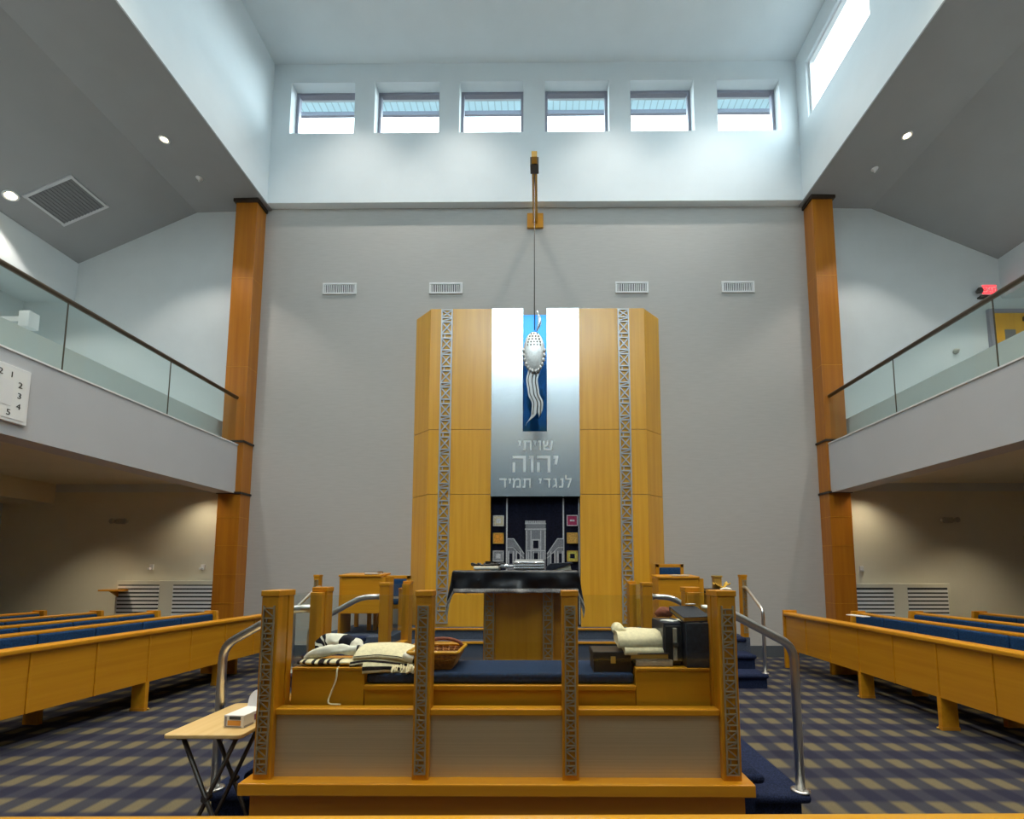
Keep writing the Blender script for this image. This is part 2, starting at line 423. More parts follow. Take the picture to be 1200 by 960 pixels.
for i, (a, b) in enumerate(sw):
    window(7+i, 'x', a, b, 9.87, 11.0, 5.02, 1, 'side clerestory window over the right balcony')
    if i > 1: window(10+i, 'x', a, b, 9.87, 11.0, -5.25, -1, 'side clerestory window over the left balcony')
SKL = (-3.4, 3.2, -4.3, -.6)      # unseen skylight, added to give the ark's metal panel a bright reflection
struct('ceiling_nave', MB().box(-5.55, 5.32, SKL[3], 8.53, ZT, ZT+.2).box(-5.55, 5.32, -5.4, SKL[2], ZT, ZT+.2).box(-5.55, SKL[0], SKL[2], SKL[3], ZT, ZT+.2).box(SKL[1], 5.32, SKL[2], SKL[3], ZT, ZT+.2), 'clere', label='pale nave ceiling')
sk = struct('window_20', MB().box(SKL[0], SKL[1], SKL[2], SKL[2]+.06, ZT+.1, ZT+.2).box(SKL[0], SKL[1], SKL[3]-.06, SKL[3], ZT+.1, ZT+.2).box(SKL[0], SKL[0]+.06, SKL[2], SKL[3], ZT+.1, ZT+.2).box(SKL[1]-.06, SKL[1], SKL[2], SKL[3], ZT+.1, ZT+.2), 'white', label='added skylight over the unseen rear of the nave')
obj('pane', MB().box(SKL[0]+.06, SKL[1]-.06, SKL[2]+.06, SKL[3]-.06, ZT+.14, ZT+.15), 'pane', sk)
l = bpy.data.lights.new('sky_portal', 'AREA'); l.shape = 'RECTANGLE'; l.size = SKL[1]-SKL[0]; l.size_y = SKL[3]-SKL[2]; l.cycles.is_portal = True
o = bpy.data.objects.new('sky_portal', l); COL.objects.link(o); o.location = ((SKL[0]+SKL[1])/2, (SKL[2]+SKL[3])/2, ZT+.22)
# eave outside the front windows
struct('eave_soffit', MB().box(-5.6, 5.35, 8.53, 9.36, 11.72, 11.76), 'eave', label='blue-grey slatted eave outside the windows')
struct('eave_fascia', MB().box(-5.6, 5.35, 9.36, 9.42, 11.63, 11.80), 'frame', label='violet-grey eave edge board')

# aisle ceilings: flat, then sloping down to the side wall
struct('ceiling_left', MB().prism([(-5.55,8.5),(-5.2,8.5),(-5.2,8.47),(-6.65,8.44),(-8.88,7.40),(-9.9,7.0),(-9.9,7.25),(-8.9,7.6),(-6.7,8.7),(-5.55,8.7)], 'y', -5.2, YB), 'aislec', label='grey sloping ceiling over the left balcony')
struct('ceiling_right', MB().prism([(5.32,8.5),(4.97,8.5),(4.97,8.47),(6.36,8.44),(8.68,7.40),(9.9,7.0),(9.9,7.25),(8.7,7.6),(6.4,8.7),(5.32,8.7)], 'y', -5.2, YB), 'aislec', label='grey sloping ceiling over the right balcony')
struct('wall_left', MB().box(-10.1, -9.85, -5.2, YB, 0, 7.3), 'paint')
struct('wall_right', MB().box(9.85, 10.1, -5.2, YB, 0, 7.3), 'paint')
struct('bulkhead_left', MB().box(-9.85, -8.88, -5.2, YB, 6.62, 7.42), 'paint', label='boxed bulkhead along the left balcony')
struct('bulkhead_right', MB().box(8.68, 9.85, -5.2, YB, 6.62, 7.42), 'paint', label='boxed bulkhead along the right balcony')
mb = MB(); mb.box(-10.2, 10.2, -5.4, -5.2, 0, 8.6); mb.box(-5.55, 5.32, -5.4, -5.2, 8.6, ZT)
struct('wall_back', mb, 'rearw')
struct('trim_4', MB().box(-5.2, 4.97, -5.2, -5.02, 7.75, 8.25), 'pewx', label='added wood beam across the unseen rear wall')  # unseen beam, added as a warm stripe for the metal panel to reflect

# wood columns at the balcony ends
for nm, x0, x1 in (('column_left', -5.70, -5.30), ('column_right', 5.06, 5.44)):
    mb = MB(); mb.box(x0, x1, 8.02, YB, 0, 8.47)
    r = struct(nm, mb, 'column', label='tall brown wood column at the %s balcony end' % nm.split('_')[1], bevel=.006)
    tb = MB()
    for z in (2.87, 3.80): tb.box(x0-.02, x1+.02, 7.995, YB, z, z+.035)
    tb.box(x0-.03, x1+.03, 7.98, YB, 8.40, 8.47)
    obj('collar', tb, 'dwood', r)
    jb = MB()
    for z in (.45, .95, 1.45, 1.95, 2.45, 5.2, 6.9): jb.box(x0-.002, x1+.002, 8.016, YB, z, z+.008)
    obj('joint_line', jb, 'base', r)

# balconies
for sgn, nm, xf in ((-1, 'left', -5.40), (1, 'right', 5.10)):
    o = sgn
    def bx(mb, xa, xb, *r): mb.box(min(xa, xb), max(xa, xb), *r)
    mb = MB(); bx(mb, xf, xf+o*.34, -5.2, 8.02, 2.88, 3.745)
    struct('balcony_beam_'+nm, mb, 'fascia', label='pale grey balcony front beam on the %s' % nm)
    mb = MB(); bx(mb, xf-o*.012, xf+o*.10, -5.2, 8.02, 3.745, 3.765)
    struct('trim_%d' % (1 if sgn < 0 else 2), mb, 'white', label='thin white cap on the %s balcony beam' % nm)
    mb = MB(); bx(mb, xf+o*.34, o*9.85, -5.2, YB, 3.10, 3.60)
    struct('ceiling_under_balcony_'+nm, mb, 'beige', label='cream ceiling under the %s balcony' % nm)
    mb = MB(); bx(mb, xf+o*.42, o*9.85, -5.2, YB, 3.60, 4.24)
    struct('balcony_floor_'+nm, mb, 'paint', label='white stepped floor edge of the %s balcony' % nm)
    mb = MB(); bx(mb, o*8.9, o*9.85, -5.2, YB, 2.74, 3.10)
    struct('bulkhead_lower_'+nm, mb, 'beige', label='low boxed bulkhead under the %s balcony' % nm)
    # glass railing
    t = thing('glass_railing', 'long glass balcony railing with dark handrail on the %s' % nm, 'railing', (xf+o*.05, 4, 3.765), 'balcony railings')
    xg = xf+o*.05; ye = 8.00; L = 1.487
    for k in range(6):
        a = ye-(k+1)*L+.006; b = ye-k*L-.006
        obj('glass_panel', MB().box(xg-.006, xg+.006, a, b, 3.765, 4.60), 'rglass', t)
        if k: obj('joint_strip', MB().box(xg-.007, xg+.007, ye-k*L-.003, ye-k*L+.003, 3.765, 4.60), 'darkrail', t)
    obj('handrail', MB().tube([(xg, -.95, 4.615), (xg, ye, 4.615)], .032, 12), 'darkrail', t)

# door on the right balcony's front wall
d = struct('door_1', MB().box(8.44, 9.45, YB-.045, YB-.005, 4.24, 6.30), 'ark', label='golden wood door on the right balcony')
fr = MB()
for q in ((8.36,8.44,4.24,6.38),(9.45,9.53,4.24,6.38),(8.44,9.45,6.30,6.38)): fr.box(q[0], q[1], YB-.06, YB, q[2], q[3])
obj('door_frame', fr, 'frame', d)
obj('door_window', MB().box(8.63, 8.83, YB-.05, YB-.04, 5.55, 5.98), 'grille', d)
obj('door_closer', MB().box(8.98, 9.25, YB-.12, YB-.045, 6.14, 6.22), 'gunmetal', d)

# ---------------------------------------------------------------- stage before the ark
ZS = .56
mb = MB(); mb.box(-3.30, 3.0, 7.78, YB, 0, ZS); mb.box(-3.30, -2.18, 6.72, 7.78, 0, ZS); mb.box(1.98, 3.0, 6.72, 7.78, 0, ZS)
mb.box(-2.18, -1.95, 6.72, 7.78, 0, .38); mb.box(1.75, 1.98, 6.72, 7.78, 0, .38); mb.box(-1.95, 1.75, 7.50, 7.78, 0, .38)
struct('stage_platform', mb, 'riser', label='blue-grey carpeted stage in front of the ark')
nb = MB()
nb.box(-2.18, 1.98, 7.755, 7.80, ZS-.03, ZS+.006); nb.box(-1.95, 1.75, 7.475, 7.52, .35, .386)
nb.box(-1.97, -1.925, 6.72, 7.52, .35, .386); nb.box(1.725, 1.77, 6.72, 7.52, .35, .386)
struct('trim_3', nb, 'maplex', label='wood nosings of the stage steps', bevel=.006)
for nm, xa, xb_ in (('right', 2.25, 2.945), ('left', -3.275, -2.50)):
    t = thing('carpeted_steps', 'navy carpeted steps up to the %s end of the stage' % nm, 'steps', ((xa+xb_)/2, 6.4, 0), 'stage steps')
    for y, z in ((6.40, .373), (6.08, .187)):
        mb = MB(); mb.box(xa+.02, xb_-.02, y+.035, y+.32, 0, z-.05); obj('riser', mb, 'carpetb', t)
        obj('tread', MB().box(xa, xb_, y, y+.355, z-.06, z), 'carpetb', t, bevel=.027, seg=4)
    obj('top_tread', MB().box(xa, xb_, 6.70, 6.90, ZS-.06, ZS+.004), 'carpetb', t, bevel=.025, seg=3)

# ================================================================== FIXTURES
# supply registers on the nave wall
for i, (x0, x1) in enumerate(((-4.13,-3.49), (-2.10,-1.47), (1.43,2.05), (3.43,4.05))):
    lab = ['leftmost white wall register left of the ark', 'white wall register above the ark, left of the hanging cable', 'white wall register above the ark, right of the hanging cable', 'rightmost white wall register right of the ark'][i]
    z0, z1 = 6.75, 6.97
    t = thing('wall_register', lab, 'vent', ((x0+x1)/2, YB, z0), 'supply registers on the front wall')
    fm = MB()
    for q in ((x0,x1,z0,z0+.03),(x0,x1,z1-.03,z1),(x0,x0+.03,z0+.03,z1-.03),(x1-.03,x1,z0+.03,z1-.03)): fm.box(q[0], q[1], YB-.025, YB, q[2], q[3])
    obj('frame', fm, 'white', t)
    obj('backing', MB().box(x0+.03, x1-.03, YB-.004, YB, z0+.03, z1-.03), 'dark', t)
    sm = MB(); n = 16
    for k in range(n):
        x = x0+.03+(x1-x0-.06)*(k+.5)/n; sm.box(x-.008, x+.008, YB-.02, YB-.004, z0+.03, z1-.03)
    obj('slat', sm, 'white', t)
# convector covers under the balconies
for (x0, x1, gr, nm, z1) in ((-7.49, -5.72, ((-7.45,-6.72),(-6.47,-5.76)), 'left', 1.34), (5.46, 7.14, ((5.48,6.15),(6.40,7.09)), 'right', 1.29)):
    t = thing('convector_cover', 'cream convector cover with two louvred grilles, %s of the stage' % nm, 'radiator cover', ((x0+x1)/2, YB, 0), 'convector covers')
    obj('casing', MB().box(x0, x1, YB-.16, YB-.022, 0, z1), 'beige', t, bevel=.006)
    for a, b in gr:
        g = obj('grille', MB().box(a, b, YB-.163, YB-.155, .45, z1-.07), 'dark', t)
        sm = MB(); z = .46
        while z < z1-.09:
            sm.box(a, b, YB-.175, YB-.158, z, z+.042); z += .068
        obj('louvre', sm, 'white', g)
# emergency lights, wall studs
for x, z, nm in ((-7.62, 2.36, 'left'), (7.32, 2.37, 'right')):
    t = thing('emergency_light', 'small putty emergency light on the cream wall under the %s balcony' % nm, 'emergency light', (x, YB, z), 'emergency lights')
    obj('housing', MB().box(x-.07, x+.07, YB-.06, YB, z, z+.10), 'putty', t, bevel=.01)
    for s in (-1, 1): obj('lamp_head', MB().lathe((x+s*.115, YB-.09, z+.05), [(.0,.06),(.035,.05),(.05,0),(.045,-.005),(0,-.005)], 'y', 16), 'putty', t)
for x, z, lab in ((-7.01, 1.53, 'small wall outlet above the left convector cover, the left one'), (-6.08, 1.53, 'small wall outlet above the left convector cover, beside the column'), (5.73, 1.50, 'small wall outlet above the right convector cover')):
    mb = MB().box(x-.035, x+.035, YB-.02, YB, z, z+.10); mb.box(x-.03, x+.01, YB-.07, YB-.02, z+.005, z+.04)
    solo('wall_outlet', mb, 'white', lab, 'outlet', 'wall outlets', bevel=.004)
mb = MB().lathe((7.73, YB, 5.58), [(0,-.08),(.02,-.08),(.022,-.05),(.05,-.03),(.05,0),(.02,0)], 'y', 14)
solo('wall_sprinkler', mb, 'putty', 'small sprinkler head on the right balcony front wall', 'sprinkler')
# exit sign
t = thing('exit_sign', 'red lit exit sign with emergency lamp heads above the balcony door', 'exit sign', (8.41, YB, 6.62))
obj('housing', MB().box(8.27, 8.56, YB-.05, YB, 6.66, 6.86), 'white', t, bevel=.006)
obj('sign_face', MB().box(8.285, 8.545, YB-.056, YB-.05, 6.672, 6.848), 'red', t)
mb = MB(); put_text(mb, 'EXIT', .15, .006, lambda a, bb, c: (8.415+a, YB-.058+bb, 6.705+c)); obj('lettering', mb, 'paper', t, label='white EXIT letters')
for xx in (8.20,): obj('lamp_head', MB().lathe((xx, YB-.10, 6.72), [(0,.07),(.04,.06),(.06,0),(.05,-.01),(0,-.01)], 'y', 16), 'gunmetal', t)
obj('lower_tray', MB().box(8.22, 8.50, YB-.09, YB, 6.60, 6.63), 'gunmetal', t)
# ceiling vent on the left slope
def on_slope(x): return 8.44-(-6.65-x)*(8.44-7.40)/(8.88-6.65)
c0 = Vector((-8.05, 7.25, on_slope(-8.05))); tv = Vector((-1, 0, -(8.44-7.40)/(8.88-6.65))).normalized(); nv = Vector((tv.z, 0, -tv.x)); nv = nv if nv.z < 0 else -nv
RM = Matrix((tv, Vector((0,1,0)), nv)).transposed()
t = thing('ceiling_grille', 'grey return air grille on the left balcony ceiling', 'vent', c0)
fm = MB(); W_, H_ = .80, .62
for cx_, cy_, w_, h_ in ((0,-H_/2,W_+.06,.04),(0,H_/2,W_+.06,.04),(-W_/2,0,.04,H_),(W_/2,0,.04,H_)): fm.obox(c0+tv*cx_+Vector((0,cy_,0))+nv*.012, (w_,h_,.024), RM)
obj('frame', fm, 'fascia', t)
obj('mesh_core', MB().obox(c0+nv*.006, (W_,H_,.012), RM), 'grille', t)
sm = MB()
for k in range(14): sm.obox(c0+tv*(-W_/2+W_*(k+.5)/14)+nv*.016, (.018,H_,.012), RM)
obj('blade', sm, 'grille', t)
# recessed downlights
def downlight(c, n, label, mat, r=.055):
    n = Vector(n).normalized(); q = n.to_track_quat('Z', 'Y').to_matrix()
    t = thing('recessed_downlight', label, 'downlight', c, 'recessed downlights')
    def ring(prof):
        mb = MB().lathe((0,0,0), prof, 'z', 24); mb.v = [tuple(Vector(c)+q @ Vector(p)) for p in mb.v]; return mb
    obj('trim_ring', ring([(r,0.0),(r*1.35,.004),(r*1.35,.014),(r,.016),(r*.9,-.0)]), 'white', t)
    obj('bulb', ring([(0,.022),(r*.55,.016),(r*.8,.002),(r*.8,-.0)]), mat, t, label='glowing warm bulb')
downlight((-6.06, 6.79, 8.452), (0,0,-1), 'glowing downlight in the flat strip of the left balcony ceiling', 'lamp')
downlight((5.87, 6.81, 8.450), (0,0,-1), 'glowing downlight in the flat strip of the right balcony ceiling', 'lamp')
xq = -8.55; downlight((xq, 6.86, on_slope(xq)), nv, 'bright downlight on the left ceiling slope beside the return grille', 'lampw', .075)
for x, y, nm in ((-6.04, 7.53, 'left'), (5.80, 7.43, 'right')):
    mb = MB().lathe((x, y, 8.45), [(0,-.06),(.015,-.06),(.018,-.035),(.05,-.012),(.055,.0)], 'z', 16)
    solo('ceiling_sprinkler', mb, 'white', 'small white sprinkler in the %s balcony ceiling' % nm, 'sprinkler', 'ceiling sprinklers')
# square dial on the left balcony beam
xb = -5.40; yc, zc, hs = 4.365, 3.30, .29
t = thing('square_wall_clock', 'square white wall clock with black numerals on the left balcony beam', 'clock', (xb, yc, zc-hs))
obj('case', MB().box(xb, xb+.035, yc-hs, yc+hs, zc-hs, zc+hs), 'white', t, bevel=.006)
obj('dial', MB().box(xb+.035, xb+.04, yc-hs+.035, yc+hs-.035, zc-hs+.035, zc+hs-.035), 'paper', t)
obj('centre_panel', MB().box(xb+.04, xb+.043, yc-.13, yc+.13, zc-.13, zc+.13), 'white', t)
nm_ = MB()
for h in range(1, 13):
    a = PI/2-h*PI/6; cx_, cz_ = math.cos(a), math.sin(a); s_ = .195/max(abs(cx_), abs(cz_))
    nm_ = MB(); put_text(nm_, str(h), .085, .003, lambda p, q, r, cx_=cx_, cz_=cz_, s_=s_: (xb+.0415-q, yc+cx_*s_+p, zc+cz_*s_-.03+r)); obj('numeral', nm_, 'numeral', t)

hb = MB(); hb.bar((xb+.046, yc, zc), (xb+.046, yc-.06, zc+.09), .012, .003, (1,0,0)); hb.bar((xb+.05, yc, zc), (xb+.05, yc-.12, zc-.05), .008, .003, (1,0,0))
obj('hand', hb, 'numeral', t)
# wall speaker on the left balcony
t = thing('wall_speaker', 'small white box speaker mounted on the left balcony wall', 'speaker', (-8.75, 7.2, 5.75))
obj('cabinet', MB().box(-8.80, -8.62, 7.35, 7.52, 5.62, 5.90), 'white', t, bevel=.01)
obj('bracket', MB().box(-9.85, -8.80, 7.40, 7.46, 5.74, 5.82), 'white', t)
# wooden book shelf bracket by the left convector
mb = MB().box(-7.62, -7.25, YB-.36, YB-.18, 1.16, 1.19); mb.prism([(YB-.34,1.16),(YB-.18,1.16),(YB-.18,1.06)], 'x', -7.45, -7.42)
solo('wall_shelf', mb, 'maplex', 'little wooden shelf on the left convector cover', 'shelf', bevel=.004)
# ================================================================== ARK
AX, AY, AZ0, AZ1 = -.05, 7.95, ZS, 6.25
ark = thing('torah_ark', 'tall golden maple ark with metal centre panel and lattice strips', 'ark', (AX, AY, ZS))
hw, mw = 1.93, .78; mx = -.083
seams = (AZ0, 2.84, 4.0, AZ1)
def gap(z0, z1): return z0+.004, z1-.004
for nm, xa, xb_ in (('front_panel', AX-hw, mx-mw), ('front_panel', mx+mw, AX+hw)):
    for a, b in zip(seams[:-1], seams[1:]):
        z0, z1 = gap(a, b); obj(nm, MB().box(xa, xb_, AY, AY+.06, z0, z1), 'ark', ark, bevel=.003)
for s in (-1, 1):
    x0, x1 = AX+s*hw, AX+s*(hw+.35)
    for a, b in zip(seams[:-1], seams[1:]):
        z0, z1 = gap(a, b)
        obj('angled_side_panel', MB().prism([(x0, AY+.012), (x1, YB), (x1-s*.12, YB), (x0-s*.05, AY+.075)], 'z', z0, z1), 'ark', ark, bevel=.003)
obj('core', MB().prism([(AX-hw+.03, AY+.05),(mx-mw, AY+.05),(mx-mw, YB-.01),(AX-hw-.2, YB-.01)], 'z', ZS+.02, AZ1-.04)
    .prism([(AX+hw-.03, AY+.05),(mx+mw, AY+.05),(mx+mw, YB-.01),(AX+hw+.2, YB-.01)], 'z', ZS+.02, AZ1-.04)
    .box(mx-mw, mx+mw, YB-.03, YB-.005, ZS, AZ1-.05), 'dwood', ark)
lk = MB()
for xc in (AX-1.63, AX+1.55):
    lk = MB(); lattice_mb(lk, xc, AY-.001, ZS+.06, AZ1-.02, .205, .022, .022, (1.08, .40)); obj('lattice_strip', lk, 'lattice', ark, label='grey metal openwork strip')
# metal panel with the tall slot
sx0, sx1, sz0 = -.306, .122, 3.96
mb = MB(); zb = 2.805
mb.box(mx-mw, sx0, AY-.02, AY+.03, zb, AZ1-.01); mb.box(sx1, mx+mw, AY-.02, AY+.03, zb, AZ1-.01); mb.box(sx0, sx1, AY-.02, AY+.03, zb, sz0)
obj('metal_panel', mb, 'arkmetal', ark, label='brushed silver panel with Hebrew letters')
obj('slot_back', MB().box(sx0-.01, sx1+.01, AY+.18, AY+.20, sz0-.02, AZ1-.02), 'blueg', ark, label='blue glass behind the tall slot')
mb = MB()
mb.box(sx0-.02, sx0, AY+.03, AY+.2, sz0, AZ1-.02); mb.box(sx1, sx1+.02, AY+.03, AY+.2, sz0, AZ1-.02); mb.box(sx0, sx1, AY+.03, AY+.2, sz0-.02, sz0)
obj('slot_lining', mb, 'blueg', ark)
GL = {'ה': (.80, [(0,.92,.80,.92),(.72,.92,.72,0),(.08,.60,.08,0)]), 'ו': (.28, [(0,.92,.28,.92),(.20,.92,.20,0)]), 'י': (.28, [(0,.92,.28,.92),(.20,.92,.13,.48)]),
      'ש': (.96, [(.06,.96,.12,.08),(.06,.08,.84,.08),(.80,.05,.92,.96),(.49,.96,.44,.52),(.46,.55,.12,.38)]), 'ת': (.86, [(.08,.92,.86,.92),(.78,.92,.78,0),(.22,.92,.20,.05),(.24,.08,0,.08)]),
      'ל': (.66, [(.07,1.35,.07,.92),(0,.92,.66,.92),(.60,.94,.30,0)]), 'נ': (.46, [(.16,.92,.46,.92),(.38,.92,.38,.05),(.44,.08,0,.08)]),
      'ג': (.48, [(.12,.92,.42,.92),(.34,.92,.42,0),(.38,.38,.04,.02)]), 'ד': (.76, [(0,.92,.76,.92),(.60,.92,.60,0)]),
      'מ': (.84, [(.02,.98,.20,.66),(.16,.84,.06,0),(.20,.80,.42,.92),(.40,.92,.72,.92),(.76,.90,.76,.05),(.80,.08,.36,.08)])}
def line(txt, h, z0):
    """raised letters, laid right to left, baseline at z0"""
    wd = sum((GL[c][0] if c != ' ' else .45)+.20 for c in txt)-.20; x = mx+wd*h/2
    for c in txt:
        if c == ' ': x -= .65*h; continue
        w, st = GL[c]; x -= w*h; lb = MB()
        for k, (a0, b0, a1, b1) in enumerate(st): lb.bar((x+a0*h, AY-.026-.0004*k, z0+b0*h), (x+a1*h, AY-.026-.0004*k, z0+b1*h), .155*h, .012)
        obj('letter', lb, 'letter', ark, label='raised silver Hebrew letter'); x -= .20*h
line('שויתי', .175, 3.62); line('יהוה', .29, 3.23); line('לנגדי תמיד', .165, 2.955)
# curtain with embroidery
CYF = 8.06
def EX(x): return mx+(x-626.8)*.01545
def EZ(y): return 2.805-(y-582)*.0150
cur = MB()
def cf(u, v):
    x = mx-mw+.005+u*(2*mw-.01); return (x, CYF+.02+.012*math.sin(x*34)*(.3+.7*abs(math.sin(x*7))), 2.80-v*(2.80-ZS-.02))
cur.grid(90, 6, cf); c_o = obj('curtain', cur, 'velvet', ark, label='midnight velvet curtain')
rb = MB()
for x, w in ((594.3, .026), (658.6, .026), (676.3, .022)): rb.box(EX(x)-w/2, EX(x)+w/2, CYF-.008, CYF+.004, ZS+.03, 2.79)
obj('silver_ribbon', rb, 'silverth', c_o)
em = MB(); ed = MB(); yf = CYF-.006
def R(x0, x1, y0, y1, d=.006, t=em): t.box(EX(x0), EX(x1), yf-d, yf+.01, EZ(y1), EZ(y0))
R(615.6, 638.4, 613.5, 700, .004, ed)                      # tower face
for k in range(11): R(615.4+k*2.12, 616.9+k*2.12, 609.6, 612.2)
R(615, 638.8, 612, 613.6); R(615, 638.8, 618.8, 620.4)
for x in (616.2, 621.2, 632.2, 637.2): R(x, x+1.2, 621, 655)
R(622.8, 624.2, 632, 643); R(630.4, 631.8, 632, 643); R(622.8, 631.8, 631.2, 632.8); R(622.8, 631.8, 642.2, 643.6)
R(616, 638, 644, 645.4)
for x in (619.5, 625.2, 631, 636): R(x-1, x, 646, 656)
dk = MB(); R(624.4, 630.2, 633, 642, .009, dk); R(625, 629.6, 647.5, 656, .009, dk)
for s in (-1, 1):                                           # side halls with sloping roofs
    def PX(x): return EX(627+s*x)
    def poly(pts, d, t):
        P = [(PX(a), EZ(b)) for a, b in pts]; t.prism(P, 'y', yf-d, yf+.01)
    poly([(31.6,630.5),(24.6,630.5),(18.5,640),(13,648),(13,653),(20,645),(25,640.5),(31.6,641)], .003, ed)
    poly([(31.6,641),(25,641),(13,653),(13,700),(31.6,700)], .0022, ed)
    for a, b, w in (((31.6,630.8),(24.8,630.8),.016), ((24.8,630.8),(13,648.5),.016), ((31.6,641),(25.4,641),.014), ((25.4,641),(13,653.5),.014)):
        em.bar((PX(a[0]), yf-.006, EZ(a[1])), (PX(b[0]), yf-.006, EZ(b[1])), w, .01)
    for x in (30.5, 25.2, 21.6, 17.4): R(627+s*x-.6, 627+s*x+.6, 645, 660)
    for x in (28, 19.4): R(627+s*x-1.6, 627+s*x+1.6, 648, 660, .007, dk)
obj('embroidered_temple_shading', ed, 'silverdk', c_o)
em.add(dk.v, dk.f, 1); obj('embroidered_temple', em, ['silverth', 'velvet'], c_o, label='silver embroidered building')
patch = plain('cream_patch', (.52, .47, .33), .8, grain=40, amount=.25), plain('orange_patch', (.72, .30, .03), .8, grain=40, amount=.3), plain('pewter_patch', (.24, .25, .28), .7, grain=50, amount=.4), \
        plain('magenta_patch', (.30, .02, .085), .8, grain=40, amount=.2), plain('ochre_patch', (.50, .29, .06), .8, grain=40, amount=.3), plain('lime_patch', (.46, .42, .08), .8, grain=40, amount=.3)
names = ['cream', 'orange', 'pewter', 'magenta', 'ochre', 'lime']
for i, (cx_, cy_) in enumerate(((584.8, 609.7), (584.8, 630.2), (584.8, 651), (668.6, 609.4), (668.6, 630), (668.6, 651))):
    M['p%d' % i] = patch[i]; h = .096; X, Z = EX(cx_), EZ(cy_); pm = MB()
    pm.box(X-h, X+h, CYF-.012, CYF+.008, Z-h, Z+h)
    for q in ((X-h,X+h,Z+h-.014,Z+h),(X-h,X+h,Z-h,Z-h+.014),(X-h,X-h+.014,Z-h,Z+h),(X+h-.014,X+h,Z-h,Z+h)): pm.box(q[0], q[1], CYF-.016, CYF-.01, q[2], q[3], 1)
    if i in (3, 5, 0, 2): pm.box(X-.04, X+.04, CYF-.015, CYF-.01, Z-.015 if i == 3 else Z-.04, Z+.015 if i == 3 else Z+.04, 2)
    obj('square_patch', pm, ['p%d' % i, 'silverth' if i in (0, 2, 3) else 'gold', 'velvet' if i == 5 else 'silverth'], c_o, label='%s embroidered square' % names[i])

# beam and hanging eternal lamp
t = thing('projecting_beam', 'square wooden beam projecting from the front wall, carrying the lamp cable', 'beam', (-.09, YB, 8.15))
obj('arm', MB().box(-.135, -.045, 6.84, YB, 8.15, 8.25), 'pewx', t, bevel=.004)
obj('wall_plate', MB().box(-.245, .065, YB-.04, YB, 8.06, 8.36), 'maplex', t, bevel=.004)
obj('clamp', MB().box(-.16, -.02, 6.97, 7.14, 8.125, 8.275), 'gunmetal', t, bevel=.006)
el = thing('eternal_lamp', 'silver oval eternal lamp with ribbon tail hanging before the blue slot', 'lamp', (-.09, 7.15, 3.8))
LX, LY = -.095, 7.15
obj('cable', MB().tube([(-.09, LY, 8.13), (-.09, LY, 5.40)], .008, 8), 'gunmetal', el)
bm = MB(); zc = 5.04
def oval(u, v):
    a = u*2*PI; th = v*PI; w = math.sin(th); z = math.cos(th)
    return (LX+.172*w*math.cos(a), LY+.06*w*math.sin(a), zc+.33*z)
bm.grid(28, 18, oval); obj('oval_body', bm, 'pearl', el)
hb = MB(); row = 0
for z in (5.33, 5.28, 5.23, 5.18, 5.13):
    w = .165*math.sqrt(max(0, 1-((z-zc)/.34)**2)); n = max(2, int(w/.028))
    for k in range(n):
        x = LX+(k+.5-n/2)*2*w/n*.8; rr = math.sqrt(max(0, 1-((x-LX)/.172)**2-((z-zc)/.34)**2)); obj('pierced_hole', MB().lathe((x, LY-.06*rr-.002, z), [(0,-.004),(.012,-.004),(.014,.004)], 'y', 8), 'gunmetal', el)
lf = MB()
for s in (-1, 1):
    for k in range(7):
        a = -PI/2+s*(.15+k*.24); x = LX+.168*math.cos(a); z = zc+.34*math.sin(a)
        lf.ball((x, LY-.02, z), .026, .02, .040, 6)
obj('leaf_garland', lf, 'lattice', el)
rbn = MB()
def tail(z): # centre line of the ribbon: an S curve ending in a point at lower left
    q = max(0.0, (4.75-z)/.93)
    K = [(0, .0), (.2, -.035), (.42, -.01), (.62, .055), (.8, .045), (1.0, -.075)]
    for (a0, x0), (a1, x1) in zip(K[:-1], K[1:]):
        if q <= a1:
            t = (q-a0)/(a1-a0); t = t*t*(3-2*t); return LX+x0+(x1-x0)*t
    return LX-.075
n = 26
for off, w, dy in ((-.042, .052, 0), (.042, .052, .02)):
    zs = [4.76-(.93 if off < 0 else .80)*k/n for k in range(n+1)]
    vs = []
    for k, z in enumerate(zs):
        q = k/n; ww = w*(1-.3*q) if q < .85 else w*(1-.3*q)*(1-q)/.15+.006
        for e in (-1, 1):
            for yy in (-.01, .01): vs.append((tail(z)+off*(1+.2*q)+e*ww, LY+dy+yy, z+(e*.02*q)))
    fs = []
    for k in range(n):
        b0, b1 = k*4, k*4+4; fs += [(b0, b0+2, b1+2, b1), (b0+1, b1+1, b1+3, b0+3), (b0, b1, b1+1, b0+1), (b0+2, b0+3, b1+3, b1+2)]
    rbn.add(vs, fs, 0, False)
obj('ribbon_tail', rbn, 'lattice', el)
rl = MB()
for off in (-.06, 0, .055):
    rl.tube([(tail(4.74-.75*k/n)+off, LY-.018, 4.74-.75*k/n) for k in range(n+1)], .007, 6)
obj('ribbon_line', rl, 'gunmetal', el)
sp = MB(); pts = []; rs = []
for k in range(13):
    q = k/12; pts.append((LX+.04+.06*math.sin(q*PI)*.8, LY, 5.38+.36*q)); rs.append(.004+.034*math.sin(PI*(.08+.9*(1-q)))*(1-q*.6))
sp.tube(pts, rs, 10); obj('curved_spike', sp, 'chrome', el)

